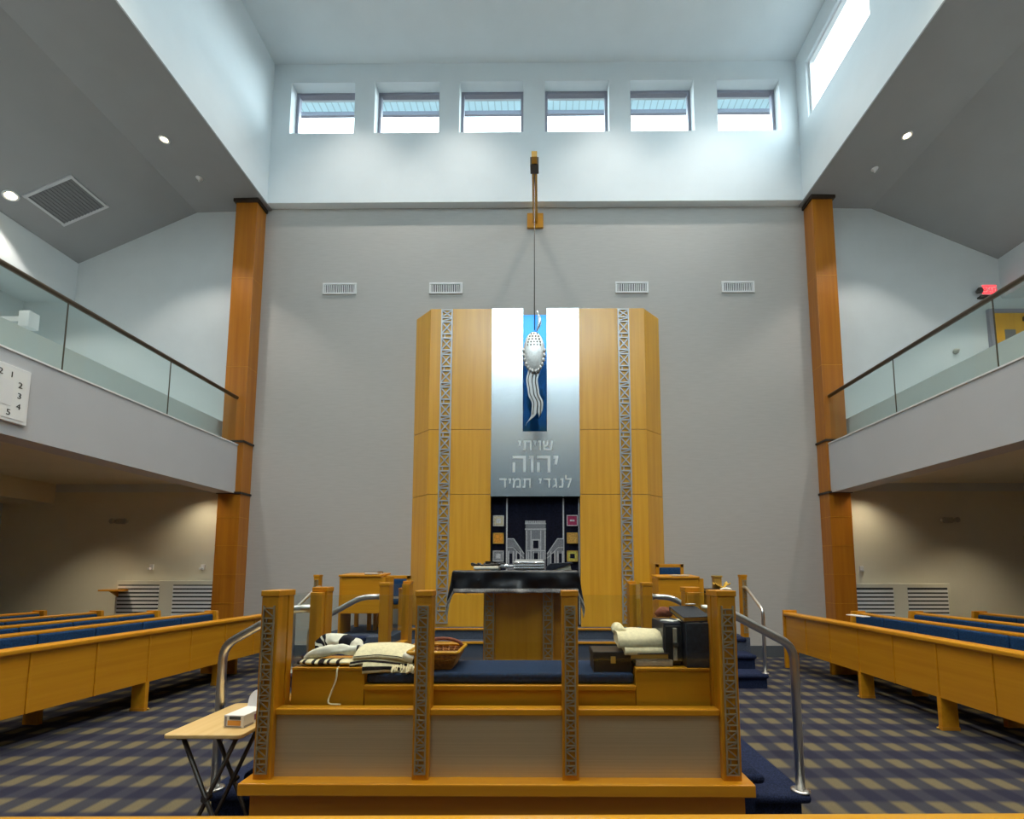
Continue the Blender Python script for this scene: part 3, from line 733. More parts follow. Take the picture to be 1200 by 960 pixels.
# ================================================================== BIMAH
BZ = .49
bim = thing('bimah', 'raised wooden bimah with lattice posts, glass fence and metal panels', 'platform', (-.215, 3.5, 0))
PXS = [(-1.40,-1.315), (-.625,-.545), (.108,.188), (.885,.975)]
obj('platform', MB().box(-1.36, .94, 2.42, 4.80, 0, BZ), 'carpetb', bim, label='navy carpeted deck')
obj('base_panel', MB().box(-1.41, .985, 2.335, 2.42, 0, .44), 'base', bim)
obj('ledge', MB().box(-1.445, 1.02, 2.285, 2.47, .435, .493), 'maplex', bim, bevel=.006)
def post(x0, x1, y0, y1, lat=True, extra=None, z0=BZ, ht=1.405, cap=True, par=bim):
    mb = MB().box(x0, x1, y0, y1, z0, ht-.03)
    if extra: mb.box(*extra, z0, ht-.03)
    p = obj('post', mb, 'maple', par, bevel=.004)
    ex1 = max(y1, extra[3]) if extra else y1
    xx0 = min(x0, extra[0]) if extra else x0; xx1 = max(x1, extra[1]) if extra else x1
    obj('post_cap', MB().box(xx0-.004, xx1+.004, y0-.004, ex1+.004, ht-.03, ht), 'maplex', p, bevel=.004)
    if lat:
        w = (x1-x0)*.68; lk = MB(); lattice_mb(lk, (x0+x1)/2, y0-.001, z0+.03, ht-.075, w, .0065, .009, (.85, .45), 'XIZNXI'); obj('lattice_inlay', lk, 'latticed', p)
    return p
F0 = 2.33
for i, (a, b) in enumerate(PXS):
    ex = None
    if i == 0: ex = (a+.005, b-.0, F0+.10, F0+.15)
    if i == 3: ex = (a+.0, b-.005, F0+.10, F0+.15)
    post(a, b, F0, F0+.09, True, ex)
for xa, xb_ in ((-1.395, -1.31), (.885, .97)):
    post(xa, xb_, 2.84, 2.93, False, (xa+.005, xb_-.005, 2.80, 2.835)); post(xa, xb_, 4.02, 4.11, False, None); post(xa+.005, xb_-.005, 4.70, 4.79, False, (xa+.005, xb_-.005, 4.655, 4.695))
for i in range(3):
    a, b = PXS[i][1], PXS[i+1][0]
    obj('lower_panel', MB().box(a, b, F0+.035, F0+.05, .493, .79), 'lowmetal', bim, label='brushed metal lower panel')
    obj('middle_rail', MB().box(a, b, F0+.018, F0+.085, .79, .822), 'maplex', bim, bevel=.005)
    obj('glass_panel', MB().box(a, b, F0+.038, F0+.048, .822, 1.38), 'glass', bim)
for xg in (-1.352, .928):
    for ya, yb in ((2.48, 2.80), (4.11, 4.655)):
        obj('lower_panel', MB().box(xg-.008, xg+.008, ya, yb, .493, .785), 'lowmetal', bim); obj('middle_rail', MB().box(xg-.04, xg+.04, ya, yb, .785, .825), 'pew', bim, bevel=.005)
        obj('glass_panel', MB().box(xg-.005, xg+.005, ya, yb, .825, 1.38), 'glass', bim)
for s, xe, xo1, xo2 in ((1, .94, 1.29, 1.625), (-1, -1.36, -1.72, -2.055)):
    for z, a, b, y0 in ((.34, xe, xo1, 2.76), (.17, xe, xo2, 2.89)):
        lo, hi = min(a, b), max(a, b); c0_, c1_ = (lo, hi-.05) if s > 0 else (lo+.05, hi)
        mb = MB().box(c0_, c1_, y0+.04, 4.15, 0, z-.03); obj('stair_riser', mb, 'carpetb', bim)
        obj('stair_tread', MB().box(lo, hi, y0, 4.2, z-.055, z), 'carpetb', bim, bevel=.026, seg=4)
# stair handrails
def arc_path(pts, r=.09, n=6):
    P = [Vector(p) for p in pts]; out = [P[0]]
    for i in range(1, len(P)-1):
        a = (P[i-1]-P[i]).normalized(); b = (P[i+1]-P[i]).normalized(); d = min(r, (P[i-1]-P[i]).length/2, (P[i+1]-P[i]).length/2)
        p0, p1 = P[i]+a*d, P[i]+b*d
        for k in range(n+1):
            q = k/n; out.append((1-q)**2*p0+2*q*(1-q)*P[i]+q*q*p1)
    out.append(P[-1]); return out
def handrail(x_post, s, y, x_pole, z_pole, z_bend, z_top, r, label, x_mid, ydx=0):
    t = thing('stair_handrail', label, 'handrail', (x_pole, y, z_pole), 'steel stair handrails')
    obj('rail', MB().tube(arc_path([(x_pole, y+ydx, z_pole), (x_pole, y+ydx, z_bend), (x_mid, y, z_top), (x_post, y, z_top)]), r, 16), 'steel', t)
    obj('flange', MB().lathe((x_pole, y+ydx, z_pole), [(0,.012),(r*1.2,.012),(r*2.1,.008),(r*2.1,0),(0,0)], 'z', 24), 'steel', t)
    obj('rosette', MB().lathe((x_post-s*.008, y, z_top), [(0,-.0),(r*1.3,0),(r*1.3,s*.012),(0,s*.012)], 'x', 16), 'steel', t)
handrail(.975, 1, 2.90, 1.585, .17, 1.035, 1.27, .026, 'thick steel stair handrail at the right front of the bimah', 1.13, .05)
handrail(-1.40, -1, 2.90, -2.00, .17, 1.035, 1.27, .026, 'thick steel stair handrail at the left front of the bimah, behind the tray table', -1.56, .05)
handrail(.975, 1, 4.06, 1.585, .17, 1.035, 1.28, .024, 'steel stair handrail at the right rear of the bimah, rising behind the books', 1.13, 0)
handrail(-1.40, -1, 4.06, -2.00, .17, 1.035, 1.28, .024, 'steel stair handrail at the left rear of the bimah, rising behind the shawls', -1.56, 0)
# stage rail posts
for s, xa, nm in ((1, 2.92, 'right'), (-1, -3.31, 'left')):
    t = thing('stage_rail_post', 'lattice faced wooden post at the %s front corner of the stage' % nm, 'post', (xa+.04, 6.8, ZS), 'stage corner posts')
    obj('shaft', MB().box(xa, xa+.08, 6.75, 6.85, ZS, 1.425), 'maple', t, bevel=.004)
    obj('post_cap', MB().box(xa-.006, xa+.086, 6.744, 6.856, 1.42, 1.455), 'maplex', t, bevel=.004)
    lk = MB(); lattice_mb(lk, xa+.04, 6.749, .62, 1.38, .062, .009, .01, (.95, .5), 'XIZINI'); obj('lattice_inlay', lk, 'latticed', t)
    x = 2.915 if s > 0 else -3.245
    t = thing('stair_handrail', 'thin steel handrail at the %s stage steps' % nm, 'handrail', (x, 6.13, .187), 'steel stair handrails')
    obj('rail', MB().tube(arc_path([(x, 6.13, .187), (x, 6.13, 1.0), (x+.03, 6.66, 1.275), (x+.03, 6.75, 1.275)], .07), .021, 14), 'steel', t)
    obj('flange', MB().lathe((x, 6.13, .187), [(0,.012),(.025,.012),(.042,.008),(.042,0),(0,0)], 'z', 20), 'steel', t)

# reader's table
tb = thing('reading_table', 'wooden reading table with lattice corner strips on the bimah', 'table', (-.17, 3.95, BZ))
tx0, tx1, ty0, ty1 = -.445, .105, 3.66, 4.20
obj('body', MB().box(tx0+.09, tx1-.09, ty0+.03, ty1-.03, BZ, 1.42), 'maple', tb, bevel=.003)
for x in (tx0+.045, tx1-.045):
    for y in (ty0+.045, ty1-.045):
        p = obj('corner_post', MB().box(x-.045, x+.045, y-.045, y+.045, BZ, 1.42), 'base', tb, bevel=.003)
        if y < 3.9:
            lk = MB(); lattice_mb(lk, x, y-.046, BZ+.02, 1.40, .075, .009, .01, (.95, .5), 'XIZINI'); obj('lattice_inlay', lk, 'latticed', p)
obj('shadow_recess', MB().box(tx1, tx1+.07, ty0+.06, ty1-.06, BZ, 1.40), 'base', tb)
obj('top', MB().box(-.665, .285, 3.60, 4.28, 1.42, 1.505), 'maplex', tb, bevel=.006)
# cloth
ccx, ccy, a_, b_ = -.19, 3.94, .478, .36
def drape(off, hx, hf, hb_, ripple=.022):
    def fn(u, v):
        s = -(a_+hx)+u*2*(a_+hx); q = -(b_+hf)+v*(2*b_+hf+hb_)
        ex = max(0, abs(s)-a_); ef = max(0, -q-b_); eb = max(0, q-b_); sg = 1 if s > 0 else -1
        x = ccx+sg*min(abs(s), a_); y = ccy+max(-b_, min(b_, q))
        drop = ex+ef*.98+eb
        if ex > 0: x += sg*(.012+.04*ex+ripple*math.sin(q*23)*ex*4+(.12*min(ex, ef) if ef > 0 else 0))
        if ef > 0: y -= .03*noise.noise(Vector((s*7, ef*9, 2)))*min(1, ef*12)+.012+.06*ef+ripple*(math.sin(s*17+1)+.6*math.sin(s*41))*ef*4
        if eb > 0: y += .012+.06*eb
        return (x, y, 1.5085+off-max(0, drop-.008)+.0015*math.sin(s*31)*math.cos(q*27))
    return fn
cl = MB(); NU, NV = 84, 56
def bord(i, j): return 1 if (i < 2 or i >= NU-2 or j < 2 or j >= NV-1) else 0
cl.grid(NU, NV, drape(.001, .19, .185, .05), mfn=bord)
tc_ = solo('tablecloth', cl, ['satin', 'trimsil'], 'black satin cloth with silver edging draped over the reading table', 'tablecloth', solid=.003)
pc = MB(); z_ = 1.516
pc.add([(-.60,3.585,z_),(-.655,3.59,1.46),(-.70,3.70,1.49),(-.80,3.60,1.425),(-.70,3.585,1.40)], [(0,1,3,2),(1,4,3)])
solo('plastic_cover', pc, 'pane', 'clear plastic corner sticking out at the left of the black tablecloth', 'plastic sheet', solid=.004)
# ---------------------------------------------------------------- bench and what lies on it
bn = thing('bench', 'long wooden bench with navy cushion inside the front of the bimah', 'bench', (-.21, 2.66, BZ))
obj('seat_box', MB().box(-.918, .495, 2.465, 2.86, BZ, .905), 'maplex', bn, bevel=.004)
obj('nosing', MB().box(-.918, .495, 2.452, 2.49, .885, .912), 'maplex', bn, bevel=.005)
obj('cushion', MB().box(-.916, .493, 2.475, 2.855, .912, .968), 'bench', bn, bevel=.018, seg=3)
for x0, x1, lab in ((-1.30, -.92, 'wooden side shelf box under the folded prayer shawls'), (.497, .882, 'wooden side shelf box under the black books')):
    t = thing('shelf_box', lab, 'cabinet', ((x0+x1)/2, 2.62, BZ), 'bench end boxes')
    obj('body', MB().box(x0, x1, 2.462, 2.795, BZ, .985), 'maplex', t, bevel=.003)
    obj('top', MB().box(x0, x1, 2.456, 2.80, .985, 1.0), 'maplex', t, bevel=.003)

def wob(p, a, f, seed=0, st=1.0):
    q = Vector((p[0]*st, p[1], p[2]))*f+Vector((seed*3.1, seed*1.7, seed)); n = noise.noise_vector(q); return Vector(p)+Vector(n)*a
def soft_roll(path, radii, flat, ring, n=20, amp=.010, f=14, seed=0, upv=(0, 0, 1)):
    P = [Vector(p) for p in path]; out = []; rs = []; K = 5
    for i in range(len(P)-1):                       # smooth resample (Catmull-Rom)
        p0, p1, p2, p3 = P[max(i-1,0)], P[i], P[i+1], P[min(i+2,len(P)-1)]
        for k in range(K):
            t = k/K
            out.append(.5*((2*p1)+(p2-p0)*t+(2*p0-5*p1+4*p2-p3)*t*t+(3*p1-p0-3*p2+p3)*t**3)); rs.append(radii[i]*(1-t)+radii[i+1]*t)
    out.append(P[-1]); rs.append(radii[-1])
    mb = MB(); rm = [ring(k/(len(out)-1)) for k in range(len(out))]
    mb.tube(out, rs, n, flat=flat, ring_mi=rm, upv=upv)
    mb.v = [tuple(wob(wob(p, amp, f, seed), amp*.55, f*2.4, seed+5, .25)) for p in mb.v]
    return mb
def inb(q, bands): return 1 if any(a <= q <= b for a, b in bands) else 0
# striped bundle at the back
A = soft_roll([(-1.25,2.66,1.045),(-1.245,2.66,1.075),(-1.225,2.665,1.098),(-1.18,2.67,1.108),(-1.12,2.67,1.102),(-1.06,2.67,1.085),(-1.01,2.67,1.06)], [.03,.05,.06,.06,.056,.05,.03], .70,
              lambda q: inb(q, [(.03,.14),(.21,.30),(.36,.42),(.66,.78)]), amp=.020, f=18, seed=1)
solo('prayer_shawl', A, ['woolw', 'stripe'], 'white prayer shawl bundle with broad black stripes at the back of the pile', 'prayer shawl', 'folded prayer shawls', sub=1)
# smooth white roll in front of it
B = soft_roll([(-1.27,2.56,1.03),(-1.225,2.55,1.055),(-1.16,2.55,1.068),(-1.09,2.555,1.074),(-1.02,2.56,1.078),(-.985,2.565,1.08)], [.022,.038,.037,.034,.032,.026], .8,
              lambda q: inb(q, [(.88,.97)]), amp=.014, f=18, seed=4)
solo('prayer_shawl', B, ['woolw', 'stripe'], 'plain white rolled prayer shawl lying in front of the striped bundle', 'prayer shawl', 'folded prayer shawls', sub=1)
# flat striped layer below
D = soft_roll([(-1.29,2.54,1.017),(-1.22,2.53,1.018),(-1.14,2.53,1.018),(-1.06,2.53,1.018),(-.98,2.535,1.018)], [.055,.06,.06,.06,.05], .26,
              lambda q: 1 if int(q*15) % 2 == 0 and q < .72 else 0, amp=.005, seed=2)
solo('prayer_shawl', D, ['wool', 'stripe'], 'flat striped prayer shawl layer underneath, on the edge of the left shelf box', 'prayer shawl', 'folded prayer shawls', sub=1)
# cream shawl folded in layers, hanging over the box edge towards the cushion
cs = thing('prayer_shawl', 'cream prayer shawl folded in layers with dark bands and fringes beside the lattice post', 'prayer shawl', (-.83, 2.6, .97), 'folded prayer shawls')
def layer(x0, x1, zl, zr, yf, yb, th, sag, seed, bands):
    nx, ny = 26, 26; mb = MB(); pts = []
    def fn(u, v):
        x = x0+(x1-x0)*u; a = v*2*PI
        cy_ = math.cos(a); sz_ = math.sin(a)
        yy = (yf+yb)/2+(yb-yf)/2*math.copysign(abs(cy_)**.35, cy_); zz = (th/2)*math.copysign(abs(sz_)**.55, sz_)
        z = zl+(zr-zl)*u+sag*math.sin(u*PI)+zz-(.035*max(0, (.35-(yy-yf)/(yb-yf)))/.35 if True else 0)
        return tuple(wob((x, yy+.05*(u-.5), z), .006, 11, seed))
    mb.grid(nx, ny, fn, mfn=lambda i, j: inb(((j+.5)/ny), bands), flip=True)
    mb.f.append(tuple(range(0, (nx+1)*ny, nx+1))); mb.mi.append(0); mb.sm.append(False)
    mb.f.append(tuple(reversed(range(nx, (nx+1)*ny, nx+1)))); mb.mi.append(0); mb.sm.append(False)
    return mb
obj('bottom_fold', layer(-.93, -.715, 1.02, 1.0, 2.475, 2.68, .05, .01, 5, [(.42,.50)]), ['wool', 'stripe'], cs)
obj('middle_fold', layer(-1.00, -.715, 1.045, 1.022, 2.485, 2.70, .030, .016, 6, [(.40,.45),(.51,.54)]), ['wool', 'stripe'], cs)
obj('top_fold', layer(-.985, -.69, 1.078, 1.050, 2.495, 2.72, .026, .020, 7, [(.44,.47)]), ['wool', 'stripe'], cs)
obj('loose_end', soft_roll([(-.74,2.56,1.045),(-.70,2.56,1.035),(-.66,2.57,1.03),(-.63,2.58,1.025)], [.05,.055,.05,.04], .45, lambda q: inb(q, [(.35,.5),(.7,.8)]), amp=.012, seed=8), ['woolw', 'stripe'], cs, sub=1)
fg = MB()
for k in range(26):
    x = -.775+.008*k*.62+random.uniform(-.006,.006); y = 2.478+random.uniform(-.006,.03); z = 1.0+random.uniform(-.01,.015)
    fg.tube([(x, y+.01, z), (x+random.uniform(-.008,.008), y-.005, z-.03), (x+random.uniform(-.015,.015), y+random.uniform(-.01,.01), max(.975, z-.06-random.uniform(0,.02)))], .0042, 6)
obj('fringe', fg, 'wool', cs)
solo('fringe_string', MB().tube(arc_path([(-1.065,2.50,1.003),(-1.058,2.446,.995),(-1.055,2.440,.95),(-1.075,2.44,.89),(-1.092,2.43,.835),(-1.07,2.40,.829),(-1.01,2.395,.829)], .03, 5), .0045, 8), 'wool', 'long cream fringe string dangling down the left shelf box', 'string')
# wicker basket
bk = thing('wicker_basket', 'orange wicker basket with curved handle on the navy bench cushion', 'basket', (-.545, 2.66, .968))
bx0, bx1, by0, by1, bz = -.66, -.50, 2.58, 2.76, .968
def bring(q, g=0): # rounded rectangle ring at height q
    e = .012+.042*q; x0, x1, y0, y1 = bx0-e+g, bx1+e-g, by0-e+g, by1+e-g; r = .02; P = []
    for cx_, cy_, a0 in ((x1-r,y1-r,0),(x0+r,y1-r,PI/2),(x0+r,y0+r,PI),(x1-r,y0+r,3*PI/2)):
        for k in range(5): a = a0+k*PI/8; P.append((cx_+r*math.cos(a), cy_+r*math.sin(a), bz+.006+q*.085))
    return P
wb = MB()
for k in range(9): wb.tube(bring(k/8), .0062, 6, closed=True)
obj('woven_side', wb, 'wicker', bk)
up = MB(); r0, r1 = bring(0, .002), bring(1, .002)
for k in range(20): up.tube([r0[k], r1[k]], .005, 6)
for k in range(0, 20, 5):
    for q in range(1, 6):
        a0 = Vector(r0[(k+4) % 20]).lerp(Vector(r0[(k+5) % 20]), q/6); a1 = Vector(r1[(k+4) % 20]).lerp(Vector(r1[(k+5) % 20]), q/6); up.tube([a0, a1], .005, 6)
obj('stake', up, 'wicker', bk)
obj('rim', MB().tube(bring(1.05), .010, 8, closed=True), 'pewx', bk)
obj('bottom', MB().box(bx0, bx1, by0, by1, bz, bz+.008), 'wicker', bk)
hp = [(-.58+.115*math.cos(a), by1+.03, bz+.09+.045*math.sin(a)) for a in [PI*k/14 for k in range(15)]]
obj('handle', MB().tube(hp, .010, 8), 'rust', bk)
for k, (x, y, z, c) in enumerate(((-.60,2.64,1.0,'maple'), (-.545,2.66,1.005,'rust'))):
    tag(obj('wooden_block', MB().obox((x, y, z), (.05, .07, .06), .3+k, 0), c, bevel=.006), ['small wooden block at the left inside the wicker basket', 'reddish block at the right inside the wicker basket'][k], 'block')

# books, case and cloth at the right end
def book(name, x0, x1, y0, y1, z0, z1, cover, label, rot=0, spine='-y', group=None, pages='page'):
    cx_, cy_ = (x0+x1)/2, (y0+y1)/2; t = thing(name, label, 'book', (cx_, cy_, z0), group)
    RZ = Matrix.Rotation(rot, 3, 'Z'); w, d, h = x1-x0, y1-y0, z1-z0; th = min(.006, h*.18)
    def ob(mb, dx, dy, dz, sx, sy, sz): mb.obox(Vector((cx_, cy_, z0))+RZ @ Vector((dx, dy, dz)), (sx, sy, sz), RZ)
    cv = MB(); ob(cv, 0, 0, th/2, w, d, th); ob(cv, 0, 0, h-th/2, w, d, th)
    if spine == '-y': ob(cv, 0, -d/2+th/2, h/2, w, th, h)
    elif spine == '-x': ob(cv, -w/2+th/2, 0, h/2, th, d, h)
    else: ob(cv, 0, d/2-th/2, h/2, w, th, h)
    obj('cover', cv, cover, t, bevel=.002)
    pg = MB(); ob(pg, 0, 0, h/2, w-2.2*th, d-2.2*th if spine != 'y' else d-th*1.4, h-2*th); obj('page_block', pg, pages, t)
    return t
bt = thing('brown_case', 'dark brown leather box case with lid at the right end of the cushion', 'case', (.385, 2.6, .968))
obj('body', MB().box(.285, .49, 2.51, 2.70, .962, 1.03), 'dwood', bt, bevel=.006)
obj('lid', MB().box(.281, .494, 2.506, 2.705, 1.033, 1.075), 'dwood', bt, bevel=.006)
obj('catch', MB().box(.375, .40, 2.500, 2.512, 1.015, 1.05), 'gold', bt)
for p in bt.children: p.location.z -= .0
book('hardback_book', .505, .70, 2.49, 2.70, 1.0, 1.034, 'greybk', 'grey hardback book lying at the bottom of the stack under the cream cloth', 0, '-y')
book('hardback_book', .475, .685, 2.495, 2.70, 1.034, 1.068, 'dwood', 'dark brown book with gilt edge directly under the cream fringed cloth', 0, 'y', None, 'gold')
fc = thing('folded_cloth', 'cream fringed cloth bundle lying on two stacked books', 'cloth', (.55, 2.6, 1.068))
obj('upper_fold', layer(.415, .700, 1.148, 1.142, 2.515, 2.70, .066, .004, 22, []), 'wool', fc)
obj('lower_fold', layer(.445, .705, 1.107, 1.105, 2.505, 2.69, .040, -.004, 23, []), 'wool', fc)
obj('rolled_end', soft_roll([(.452,2.58,1.165),(.445,2.62,1.172),(.442,2.68,1.175),(.445,2.72,1.17)], [.024,.038,.040,.026], .85, lambda q: 0, amp=.010, f=18, seed=24), 'wool', fc, sub=1)
fg = MB()
for k in range(18):
    y = 2.57+.06*random.random(); z = 1.09+.065*k/18; fg.tube([(.68, y, z), (.70, y-.005, z+.002), (.715+random.uniform(-.004,.008), y-.008, z-.012+random.uniform(-.01,.012))], .0045, 6)
obj('fringe', fg, 'wool', fc)
cse = thing('black_case', 'tall black case with strap standing on the right shelf box', 'case', (.80, 2.62, 1.0))
obj('body', MB().box(.660, .760, 2.52, 2.775, 1.0, 1.228), 'navybk', cse, bevel=.008)
obj('flap', MB().box(.668, .757, 2.508, 2.525, 1.02, 1.21), 'black', cse, bevel=.003)
obj('strap', MB().box(.708, .728, 2.496, 2.512, 1.03, 1.20), 'greybk', cse, bevel=.003)
obj('buckle', MB().box(.704, .732, 2.490, 2.500, 1.10, 1.125), 'gunmetal', cse, bevel=.002)
cs2 = thing('black_ledger', 'large black volume standing between the strapped case and the corner post', 'book', (.82, 2.62, 1.0))
obj('cover', MB().box(.764, .776, 2.47, 2.775, 1.0, 1.23).box(.872, .884, 2.47, 2.775, 1.0, 1.23).box(.764, .884, 2.462, 2.474, 1.0, 1.23), 'navybk', cs2, bevel=.003)
obj('page_block', MB().box(.776, .872, 2.474, 2.765, 1.006, 1.222), 'page', cs2)
tb_ = book('prayer_book', .745, .895, 2.48, 2.68, 1.232, 1.262, 'navybk', 'navy prayer book with gilt page edges lying tilted on top of the black volume', .10, 'y', None, 'gold')
tb_.rotation_euler = (.22, 0, 0); tb_.location.z += .022
rd = soft_roll([(.665,2.71,1.25),(.69,2.70,1.262),(.73,2.69,1.265),(.755,2.69,1.26)], [.02,.034,.036,.03], .75, lambda q: 0, amp=.012, f=20, seed=11)
solo('red_pouch', rd, 'rust', 'crumpled rusty red pouch on top of the strapped black case', 'pouch', sub=1)
solo('paper_slip', MB().obox((.715, 2.58, 1.231), (.06, .09, .004), .5), 'paper', 'white paper slip on the edge of the strapped black case', 'paper')
solo('paper_slip', MB().obox((.855, 2.66, 1.316), (.05, .03, .004), .2), 'paper', 'white paper slip on the navy prayer book by the corner post', 'paper')

# ---------------------------------------------------------------- on the reading table
zt = 1.5135
def on(z): return zt+z
sb = thing('silver_bound_book', 'ornate silver bound book in the middle of the reading table', 'book', (-.09, 3.80, zt))
obj('cover', MB().box(-.215, .035, 3.70, 3.88, on(0), on(.07)), 'lattice', sb, bevel=.008)
om = MB(); random.seed(3)
for k in range(16):
    for r in range(3): om.ball((-.203+k*.0152, 3.697, on(.014+r*.021)), .009, .006, .009, 5)
for k in range(10): om.ball((-.195+k*.0235, 3.79, on(.07)), .012, .07, .006, 6)
obj('relief', om, 'chrome', sb)
obj('page_edge', MB().box(-.20, .02, 3.72, 3.882, on(.07), on(.085)), 'paper', sb)
op = thing('open_book', 'thin black open book at the right of the silver bound book', 'book', (.15, 3.82, zt))
obj('cover', MB().prism([(.045,on(.0)),(.045,on(.02)),(.08,on(.052)),(.25,on(.062)),(.265,on(.05)),(.10,on(.0))], 'y', 3.70, 3.90), 'navybk', op, bevel=.003)
obj('page_block', MB().prism([(.08,on(.0)),(.10,on(.04)),(.24,on(.05)),(.25,on(.0))], 'y', 3.71, 3.89), 'page', op)
solo('folded_white_cloth', MB().box(-.53, -.33, 3.66, 3.86, on(0), on(.028)), 'woolw', 'folded white cloth under the black leather straps on the reading table', 'cloth', bevel=.01)
st = MB()
for k in range(5):
    cx_ = -.52+.052*k; st.tube([(cx_+.035*math.cos(a), 3.74+.06*math.sin(a), on(.044+.008*math.sin(a*2+k))) for a in [2*PI*q/16 for q in range(16)]], .0075, 6, closed=True)
st.box(-.44, -.395, 3.70, 3.745, on(.029), on(.07))
solo('leather_straps', st, 'black', 'coil of black leather straps with a small black box on white cloth', 'straps')
pt = MB().lathe((-.33, 3.70, on(.028)), [(0,0),(.014,0),(.018,.02),(.012,.04),(.02,.055),(.010,.08),(.008,.13),(.004,.14),(0,.14)], 'x', 12)
solo('silver_pointer', pt, 'chrome', 'small silver pointer between the straps and the silver bound book', 'pointer')

# ---------------------------------------------------------------- stage furniture
def lectern(x0, x1, y0, y1, z1, zb, label):
    t = thing('lectern', label, 'lectern', ((x0+x1)/2, (y0+y1)/2, ZS), 'stage lecterns')
    obj('front_panel', MB().box(x0+.03, x1-.07, y0, y0+.025, zb, z1-.03), 'maplex', t, bevel=.003)
    for xa in (x0, x1-.075): obj('side_panel', MB().box(xa, xa+(.03 if xa == x0 else .075), y0-.005, y1, ZS, z1-.03), 'maple', t, bevel=.003)
    obj('shelf', MB().box(x0+.03, x1-.07, y0+.02, y1, zb, zb+.02), 'maplex', t)
    obj('back_panel', MB().box(x0+.03, x1-.075, y1-.02, y1, zb, z1-.1), 'maplex', t)
    obj('top', MB().prism([(y0-.02, z1-.03), (y1+.02, z1+.0), (y1+.02, z1+.03), (y0-.02, z1)], 'x', x0-.01, x1-.06), 'maplex', t, bevel=.005)
    return t
lectern(-3.04, -2.34, 7.0, 7.40, 1.45, .87, 'wooden lectern at the left of the stage with a black book on top')
lectern(1.78, 2.46, 7.0, 7.40, 1.425, .80, 'wooden lectern at the right of the stage in front of a blue chair')
book('prayer_book', -2.68, -2.47, 7.03, 7.26, 1.458, 1.50, 'black', 'black book with white pages on the left lectern', 0, 'y', None, 'paper')
book('prayer_book', 2.0, 2.26, 7.03, 7.25, 1.434, 1.452, 'page', 'thin pale book lying on the right lectern', 0, '-y', None, 'paper')
def armchair(cx_, cy_, w, h, label):
    t = thing('armchair', label, 'chair', (cx_, cy_, ZS), 'stage armchairs')
    z0 = ZS; d = .5
    for sx in (-1, 1):
        x = cx_+sx*(w/2-.03)
        obj('back_post', MB().box(x-.03, x+.03, cy_+d/2-.06, cy_+d/2, z0, z0+h), 'maple', t, bevel=.006)
        obj('front_leg', MB().box(x-.028, x+.028, cy_-d/2, cy_-d/2+.055, z0, z0+.64), 'maple', t, bevel=.006)
        obj('armrest', MB().box(x-.03, x+.03, cy_-d/2-.02, cy_+d/2-.05, z0+.64, z0+.675), 'maplex', t, bevel=.008)
    obj('top_rail', MB().box(cx_-w/2, cx_+w/2, cy_+d/2-.06, cy_+d/2, z0+h-.06, z0+h), 'maplex', t, bevel=.006)
    obj('seat_frame', MB().box(cx_-w/2+.03, cx_+w/2-.03, cy_-d/2+.01, cy_+d/2-.03, z0+.34, z0+.41), 'maplex', t, bevel=.004)
    obj('seat_cushion', MB().box(cx_-w/2+.06, cx_+w/2-.06, cy_-d/2, cy_+d/2-.06, z0+.41, z0+.48), 'cushion', t, bevel=.02, seg=3)
    obj('back_cushion', MB().box(cx_-w/2+.06, cx_+w/2-.06, cy_+d/2-.075, cy_+d/2-.012, z0+.52, z0+h-.06), 'cushion', t, bevel=.02, seg=3)
armchair(-2.46, 7.74, .46, .875, 'wooden armchair with blue back behind the left lectern')
armchair(2.23, 7.78, .48, 1.07, 'tall wooden armchair with blue back behind the right lectern')
armchair(-2.95, 7.74, .44, .80, 'low wooden chair under and behind the left lectern')
bs = thing('book_stand', 'dark wooden stand with books and cloths beside the right stage post', 'stand', (2.66, 7.1, ZS))
obj('cabinet', MB().box(2.50, 2.88, 6.94, 7.24, ZS, 1.18), 'base', bs, bevel=.004)
obj('top', MB().box(2.48, 2.90, 6.92, 7.26, 1.18, 1.205), 'dwood', bs, bevel=.004)
book('prayer_book', 2.49, 2.68, 6.95, 7.14, 1.205, 1.245, 'dwood', 'dark red brown book lying on the book stand', .1, '-y')
solo('white_cloth', soft_roll([(2.72,7.04,1.225),(2.78,7.03,1.235),(2.84,7.04,1.235),(2.88,7.05,1.225)], [.05,.07,.07,.05], .35, lambda q: 0, amp=.014, seed=13), 'woolw', 'crumpled white cloth on the book stand by the right stage post', 'cloth', sub=1)
yb_ = MB()
yb_.grid(24, 8, lambda u, v: tuple(wob((2.66+.22*u, 7.06+.10*v, 1.275+.06*abs(2*u-1)**1.5-.03*math.sin(v*PI)+.03*math.sin(u*9)*v), .012, 16, 5)))
solo('yellow_sash', yb_, 'yellow', 'rumpled yellow sash on the white cloth of the book stand', 'sash', solid=.012)
gb = thing('collection_box', 'small golden box standing behind the yellow sash', 'box', (2.73, 7.19, 1.205))
obj('body', MB().box(2.67, 2.79, 7.14, 7.23, 1.205, 1.41), 'gold', gb, bevel=.006)
obj('lid', MB().box(2.66, 2.80, 7.13, 7.24, 1.41, 1.44), 'gold', gb, bevel=.006)

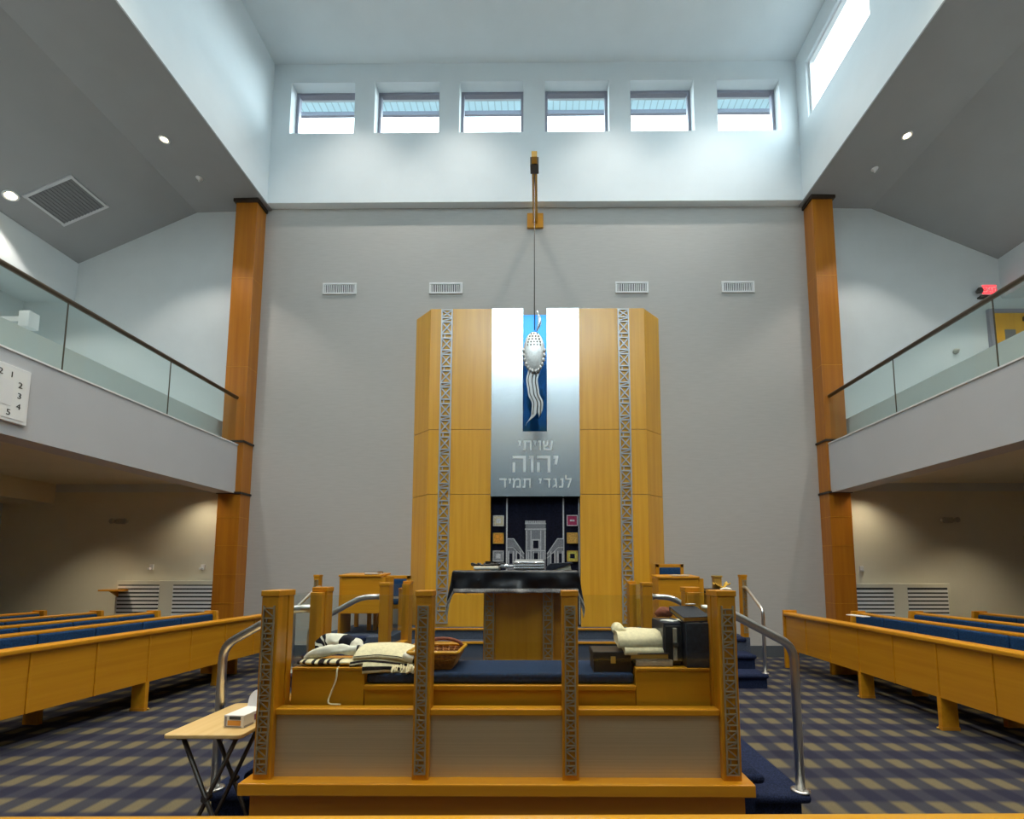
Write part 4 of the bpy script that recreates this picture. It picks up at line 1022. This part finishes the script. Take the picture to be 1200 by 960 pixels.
# ---------------------------------------------------------------- pews
SEG = .563
def build_screen(s, nseg, label, legs, name='pew_screen'):
    """panelled front screen; local x towards the hall centre is +s, runs from y=0 towards -y"""
    t = thing(name, label, 'pew screen'); L = nseg*SEG
    def X(a, b): return (min(s*a, s*b), max(s*a, s*b))
    for k in range(nseg):
        x = X(-.025, 0); obj('panel', MB().box(x[0], x[1], -(k+1)*SEG+.012, -k*SEG-.012, .30, .81), 'pew', t, bevel=.003)
        x = X(-.03, .009); obj('divider', MB().box(x[0], x[1], -(k+1)*SEG-.009, -(k+1)*SEG+.009, .30, .81), 'pew', t, bevel=.003)
    x = X(-.12, .03); obj('top_rail', MB().box(x[0], x[1], -L, .0, .81, .86), 'pew', t, bevel=.016, seg=3)
    x = X(-.30, -.04); obj('book_ledge', MB().box(x[0], x[1], -L, 0, .74, .765), 'pew', t, bevel=.004)
    x = X(-.19, .02); obj('end_panel', MB().box(x[0], x[1], 0, .045, .0, .895), 'pew', t, bevel=.006)
    for k in legs:
        x = X(-.15, .008); y = -k*SEG+.0
        g = obj('leg', MB().box(x[0], x[1], y-.022, y+.022, 0, .31), 'pew', t, bevel=.004)
        x = X(-.154, .012); obj('foot_plate', MB().box(x[0], x[1], y-.026, y+.026, 0, .03), 'base', g)
        gl = MB().lathe((s*.018, y+.02, .012), [(0,.012),(.01,.008),(.012,0),(.01,-.008),(0,-.012)], 'y', 10); obj('glide', gl, 'gold', g)
    return t
def build_pew(s, nseg, label):
    t = thing('pew', label, 'pew', group='side pews'); L = nseg*SEG
    def X(a, b): return (min(s*a, s*b), max(s*a, s*b))
    x = X(-.04, 0); obj('back_panel', MB().box(x[0], x[1], -L, 0, .30, .88), 'pew', t)
    x = X(-.07, .045); obj('top_rail', MB().box(x[0], x[1], -L, 0, .865, .90), 'pew', t, bevel=.012, seg=3)
    x = X(0, .42); obj('seat', MB().box(x[0], x[1], -L, 0, .38, .41), 'pew', t, bevel=.006)
    for k in range(nseg):
        x = X(.002, .07); obj('back_cushion', MB().box(x[0], x[1], -(k+1)*SEG+.006, -k*SEG-.006, .47, .872), 'cushion', t, bevel=.022, seg=3)
    x = X(.04, .44); obj('seat_cushion', MB().box(x[0], x[1], -L+.01, -.01, .41, .465), 'cushion', t, bevel=.018, seg=3)
    x = X(-.09, .45); obj('end_panel', MB().prism([(x[0], 0), (x[1], 0), (x[1], .62 if s > 0 else .92), (s*.13, .62), (s*.10, .92), (x[0], .92 if s > 0 else .62)] if s > 0 else
        [(x[0], 0), (x[1], 0), (x[1], .92), (s*.10, .92), (s*.13, .62), (x[0], .62)], 'y', 0, .05), 'pew', t, bevel=.006)
    for k in range(2, nseg+1, 2):
        x = X(.0, .16); obj('leg', MB().box(x[0], x[1], -k*SEG-.022, -k*SEG+.022, 0, .38), 'pew', t)
    return t
def place(t, loc, rz): t.location = loc; t.rotation_euler = (0, 0, rz); LOC[t.name] = Vector(loc)
ls = build_screen(1, 8, 'golden panelled pew screen facing the bimah on the left, in front of the blue pews', (2, 4, 8)); place(ls, (-4.135, 7.36, 0), -.064)
rs_ = build_screen(-1, 8, 'golden panelled pew screen facing the bimah on the right, in front of the blue pews', (3, 5, 7)); place(rs_, (3.855, 7.38, 0), -.013)
rowlab = ['nearest the panelled screen', 'second from the panelled screen', 'third from the panelled screen', 'farthest out by the side wall']
lp = build_pew(1, 8, 'long golden pew with blue cushions on the left, '+rowlab[0])
for k in range(4):
    loc = ((-4.93, -5.80, -6.66, -7.52)[k], 6.92, 0)
    if k: dup(lp, loc, -.075, 'long golden pew with blue cushions on the left, '+rowlab[k])
place(lp, (-4.93, 6.92, 0), -.075)
rp_ = build_pew(-1, 8, 'long golden pew with blue cushions on the right, '+rowlab[0])
for k in range(1, 3): dup(rp_, ((4.70, 5.55, 6.48)[k], 6.90, 0), -.013, 'long golden pew with blue cushions on the right, '+['', rowlab[1], rowlab[3]][k])
place(rp_, (4.70, 6.90, 0), -.013)
solo('white_booklet', MB().obox((4.30, 6.35, .905), (.10, .30, .012), .1), 'paper', 'white folded paper on the blue cushion of the nearest right pew', 'paper')
# front pew just below the camera
fp = thing('front_pew', 'glossy golden pew back across the bottom of the picture', 'pew', (0, 1.25, 0))
obj('top_rail', MB().obox((-.06, 1.255, .835), (4.6, .075, .05), .014), 'pewx', fp, bevel=.018, seg=4)
obj('back_panel', MB().obox((-.06, 1.25, .53), (4.5, .03, .56), .014), 'pewx', fp, bevel=.003)
for x in (-2.2, -.8, .7, 2.1): obj('leg', MB().obox((x, 1.20, .13), (.06, .18, .26), .014), 'pewx', fp, bevel=.004)

# ---------------------------------------------------------------- tray table and box
tt = thing('tray_table', 'folding tray table with pale wood top and crossed metal legs', 'table', (-1.745, 2.70, 0))
def rr(x0, x1, y0, y1, r):
    P = []
    for cx_, cy_, a0 in ((x1-r,y1-r,0),(x0+r,y1-r,PI/2),(x0+r,y0+r,PI),(x1-r,y0+r,3*PI/2)):
        for k in range(6): a = a0+k*PI/10; P.append((cx_+r*math.cos(a), cy_+r*math.sin(a)))
    return P
obj('tray_top', MB().prism(rr(-1.945, -1.535, 2.44, 3.02, .025), 'z', .642, .664), 'tray', tt, bevel=.005)
y0_, y1_ = 2.50, 2.72
for nm, xt, xbt, e in (('leg_frame', -1.88, -1.60, 0), ('leg_frame', -1.60, -1.88, .014)):
    path = arc_path([(xt, y0_+e, .635), (xbt, y0_+e, .012), (xbt, y1_-e, .012), (xt, y1_-e, .635)], .03, 5)
    obj(nm, MB().tube(path, .011, 10), 'gunmetal', tt)
for y in (y0_, y1_): obj('pivot', MB().cyl((-1.74, y-.016, .3235), .016, .045, 'y', 12), 'gunmetal', tt)
for x in (-1.88, -1.60): obj('under_brace', MB().box(x-.012, x+.012, y0_-.03, y1_+.2, .628, .643), 'gunmetal', tt)
gx = thing('glove_box', 'white cardboard glove box with orange label and raised rounded lid on the tray table', 'box', (-1.62, 2.66, .664))
rz = -.10; RZ = Matrix.Rotation(rz, 3, 'Z'); gc = Vector((-1.635, 2.665, .664))
def gp(x, y, z): return gc+RZ @ Vector((x, y, z))
obj('carton', MB().obox(gp(0, 0, .033), (.115, .24, .066), RZ), 'paper', gx, bevel=.002)
ol = MB(); ol.obox(gp(.004, -.1205, .026), (.075, .003, .026), RZ, 0); ol.obox(gp(.008, -.1205, .052), (.065, .003, .016), RZ, 1); ol.obox(gp(-.046, -.1205, .033), (.012, .003, .05), RZ, 2); ol.obox(gp(0, -.1205, .007), (.09, .003, .006), RZ, 2)
ol.obox(gp(.058, -.02, .035), (.003, .04, .03), RZ, 3); ol.obox(gp(.058, -.08, .006), (.003, .07, .010), RZ, 2)
M['labelo'] = plain('orange_label', (.72, .32, .05), .5); M['labelg'] = plain('dark_label', (.05, .06, .07), .5); M['labels'] = plain('grey_print', (.30, .29, .30), .6); M['labelp'] = plain('violet_print', (.30, .12, .22), .6)
obj('printed_label', ol, ['labelo', 'labelg', 'labels', 'labelp'], gx, label='orange and dark printed label')
fl = MB(); P = []
for k in range(13): a = PI-k*PI/12; P.append((.056*math.cos(a), .035+.055*math.sin(a)))
P = [(-.056, 0)]+P+[(.056, 0)]
fl.add([gp(p[0], .05+.25*p[1], .066+p[1]) for p in P]+[gp(p[0], .056+.25*p[1], .066+p[1]) for p in P], [tuple(range(len(P))), tuple(reversed(range(len(P), 2*len(P))))]+[(i, i+len(P), (i+1) % len(P)+len(P), (i+1) % len(P)) for i in range(len(P))])
obj('raised_lid', fl, 'white', gx)

# ================================================================== LIGHT
W = bpy.data.worlds.new('sky'); S.world = W; W.use_nodes = True
bg = W.node_tree.nodes['Background']; bg.inputs['Strength'].default_value = SKY
tc = W.node_tree.nodes.new('ShaderNodeTexCoord'); sp_ = W.node_tree.nodes.new('ShaderNodeSeparateXYZ'); rp = W.node_tree.nodes.new('ShaderNodeValToRGB')
rp.color_ramp.elements[0].position = .47; rp.color_ramp.elements[0].color = (.03, .033, .03, 1); rp.color_ramp.elements[1].position = .53; rp.color_ramp.elements[1].color = (.78, .95, 1.0, 1)
e_ = rp.color_ramp.elements.new(.86); e_.color = (.78, .95, 1.0, 1); e_ = rp.color_ramp.elements.new(.97); e_.color = (.20, .222, .218, 1)
ma = W.node_tree.nodes.new('ShaderNodeMath'); ma.operation = 'MULTIPLY_ADD'; ma.inputs[1].default_value = .5; ma.inputs[2].default_value = .5
W.node_tree.links.new(tc.outputs['Generated'], sp_.inputs[0]); W.node_tree.links.new(sp_.outputs['Z'], ma.inputs[0]); W.node_tree.links.new(ma.outputs[0], rp.inputs['Fac']); W.node_tree.links.new(rp.outputs['Color'], bg.inputs['Color'])
for y in (6.79, 4.3, 1.8, -.7, -3.2):
    spot('balcony_downlight', (-6.06, y, 8.43), UPW, 95, .35, WARM)
    spot('balcony_downlight', (5.87, y, 8.43), UPW, 95, .35, WARM)
    spot('slope_downlight', (-8.50, y, on_slope(-8.5)-.04), UPW*.6, 95, .35, WARM)
    spot('slope_downlight', (8.30, y, on_slope(-8.5)-.04), UPW*.6, 95, .35, WARM)
for y in (7.35, 4.9, 2.4, 0, -2.5):
    for x in (-7.75, 7.4): spot('lower_downlight', (x, y-.3, 3.08), LOWW, 100, .8, (1, .86, .60))
    for x in (-6.05, 5.75): spot('lower_downlight', (x, y+.5, 3.08), LOWW*.35, 120, .8, (1, .86, .60))
for x in (-3.5, -1.5, 1.3, 3.3): spot('unseen_nave_spot', (x, 6.95, 11.40), NAVEW*.62, 92, .9, (1, .93, .84), size=.10)
for y in (4.2, 1.4): 
    for x in (-3.3, 0, 3.1): spot('unseen_nave_spot', (x, y, 11.38), NAVEW, 85, .6, (1, .85, .64), size=.12)  # unseen mid-nave lamps, added to light and warm the floor and ark
# ================================================================== CAMERA
cd = bpy.data.cameras.new('camera'); cam = bpy.data.objects.new('camera', cd); COL.objects.link(cam); S.camera = cam
cd.sensor_fit = 'HORIZONTAL'; cd.sensor_width = 36; cd.lens = 540/1200*36; cd.shift_x = (600-629)/1200; cd.shift_y = (621-480)/1200
cd.clip_start = .05; cd.clip_end = 200
cam.location = (0, 0, 1.5); cam.rotation_euler = (PI/2+math.atan(49/540), 0, math.atan(4/540))
S.view_settings.view_transform = 'Standard'; S.view_settings.look = 'None'; S.view_settings.gamma = 1; S.view_settings.use_curve_mapping = False
S.view_settings.exposure = EXPO
S.cycles.use_denoising = True; S.cycles.max_bounces = 10; S.cycles.diffuse_bounces = 6; S.cycles.transparent_max_bounces = 24; S.cycles.glossy_bounces = 4
S.cycles.sample_clamp_indirect = 6; S.cycles.caustics_reflective = False; S.cycles.caustics_refractive = False
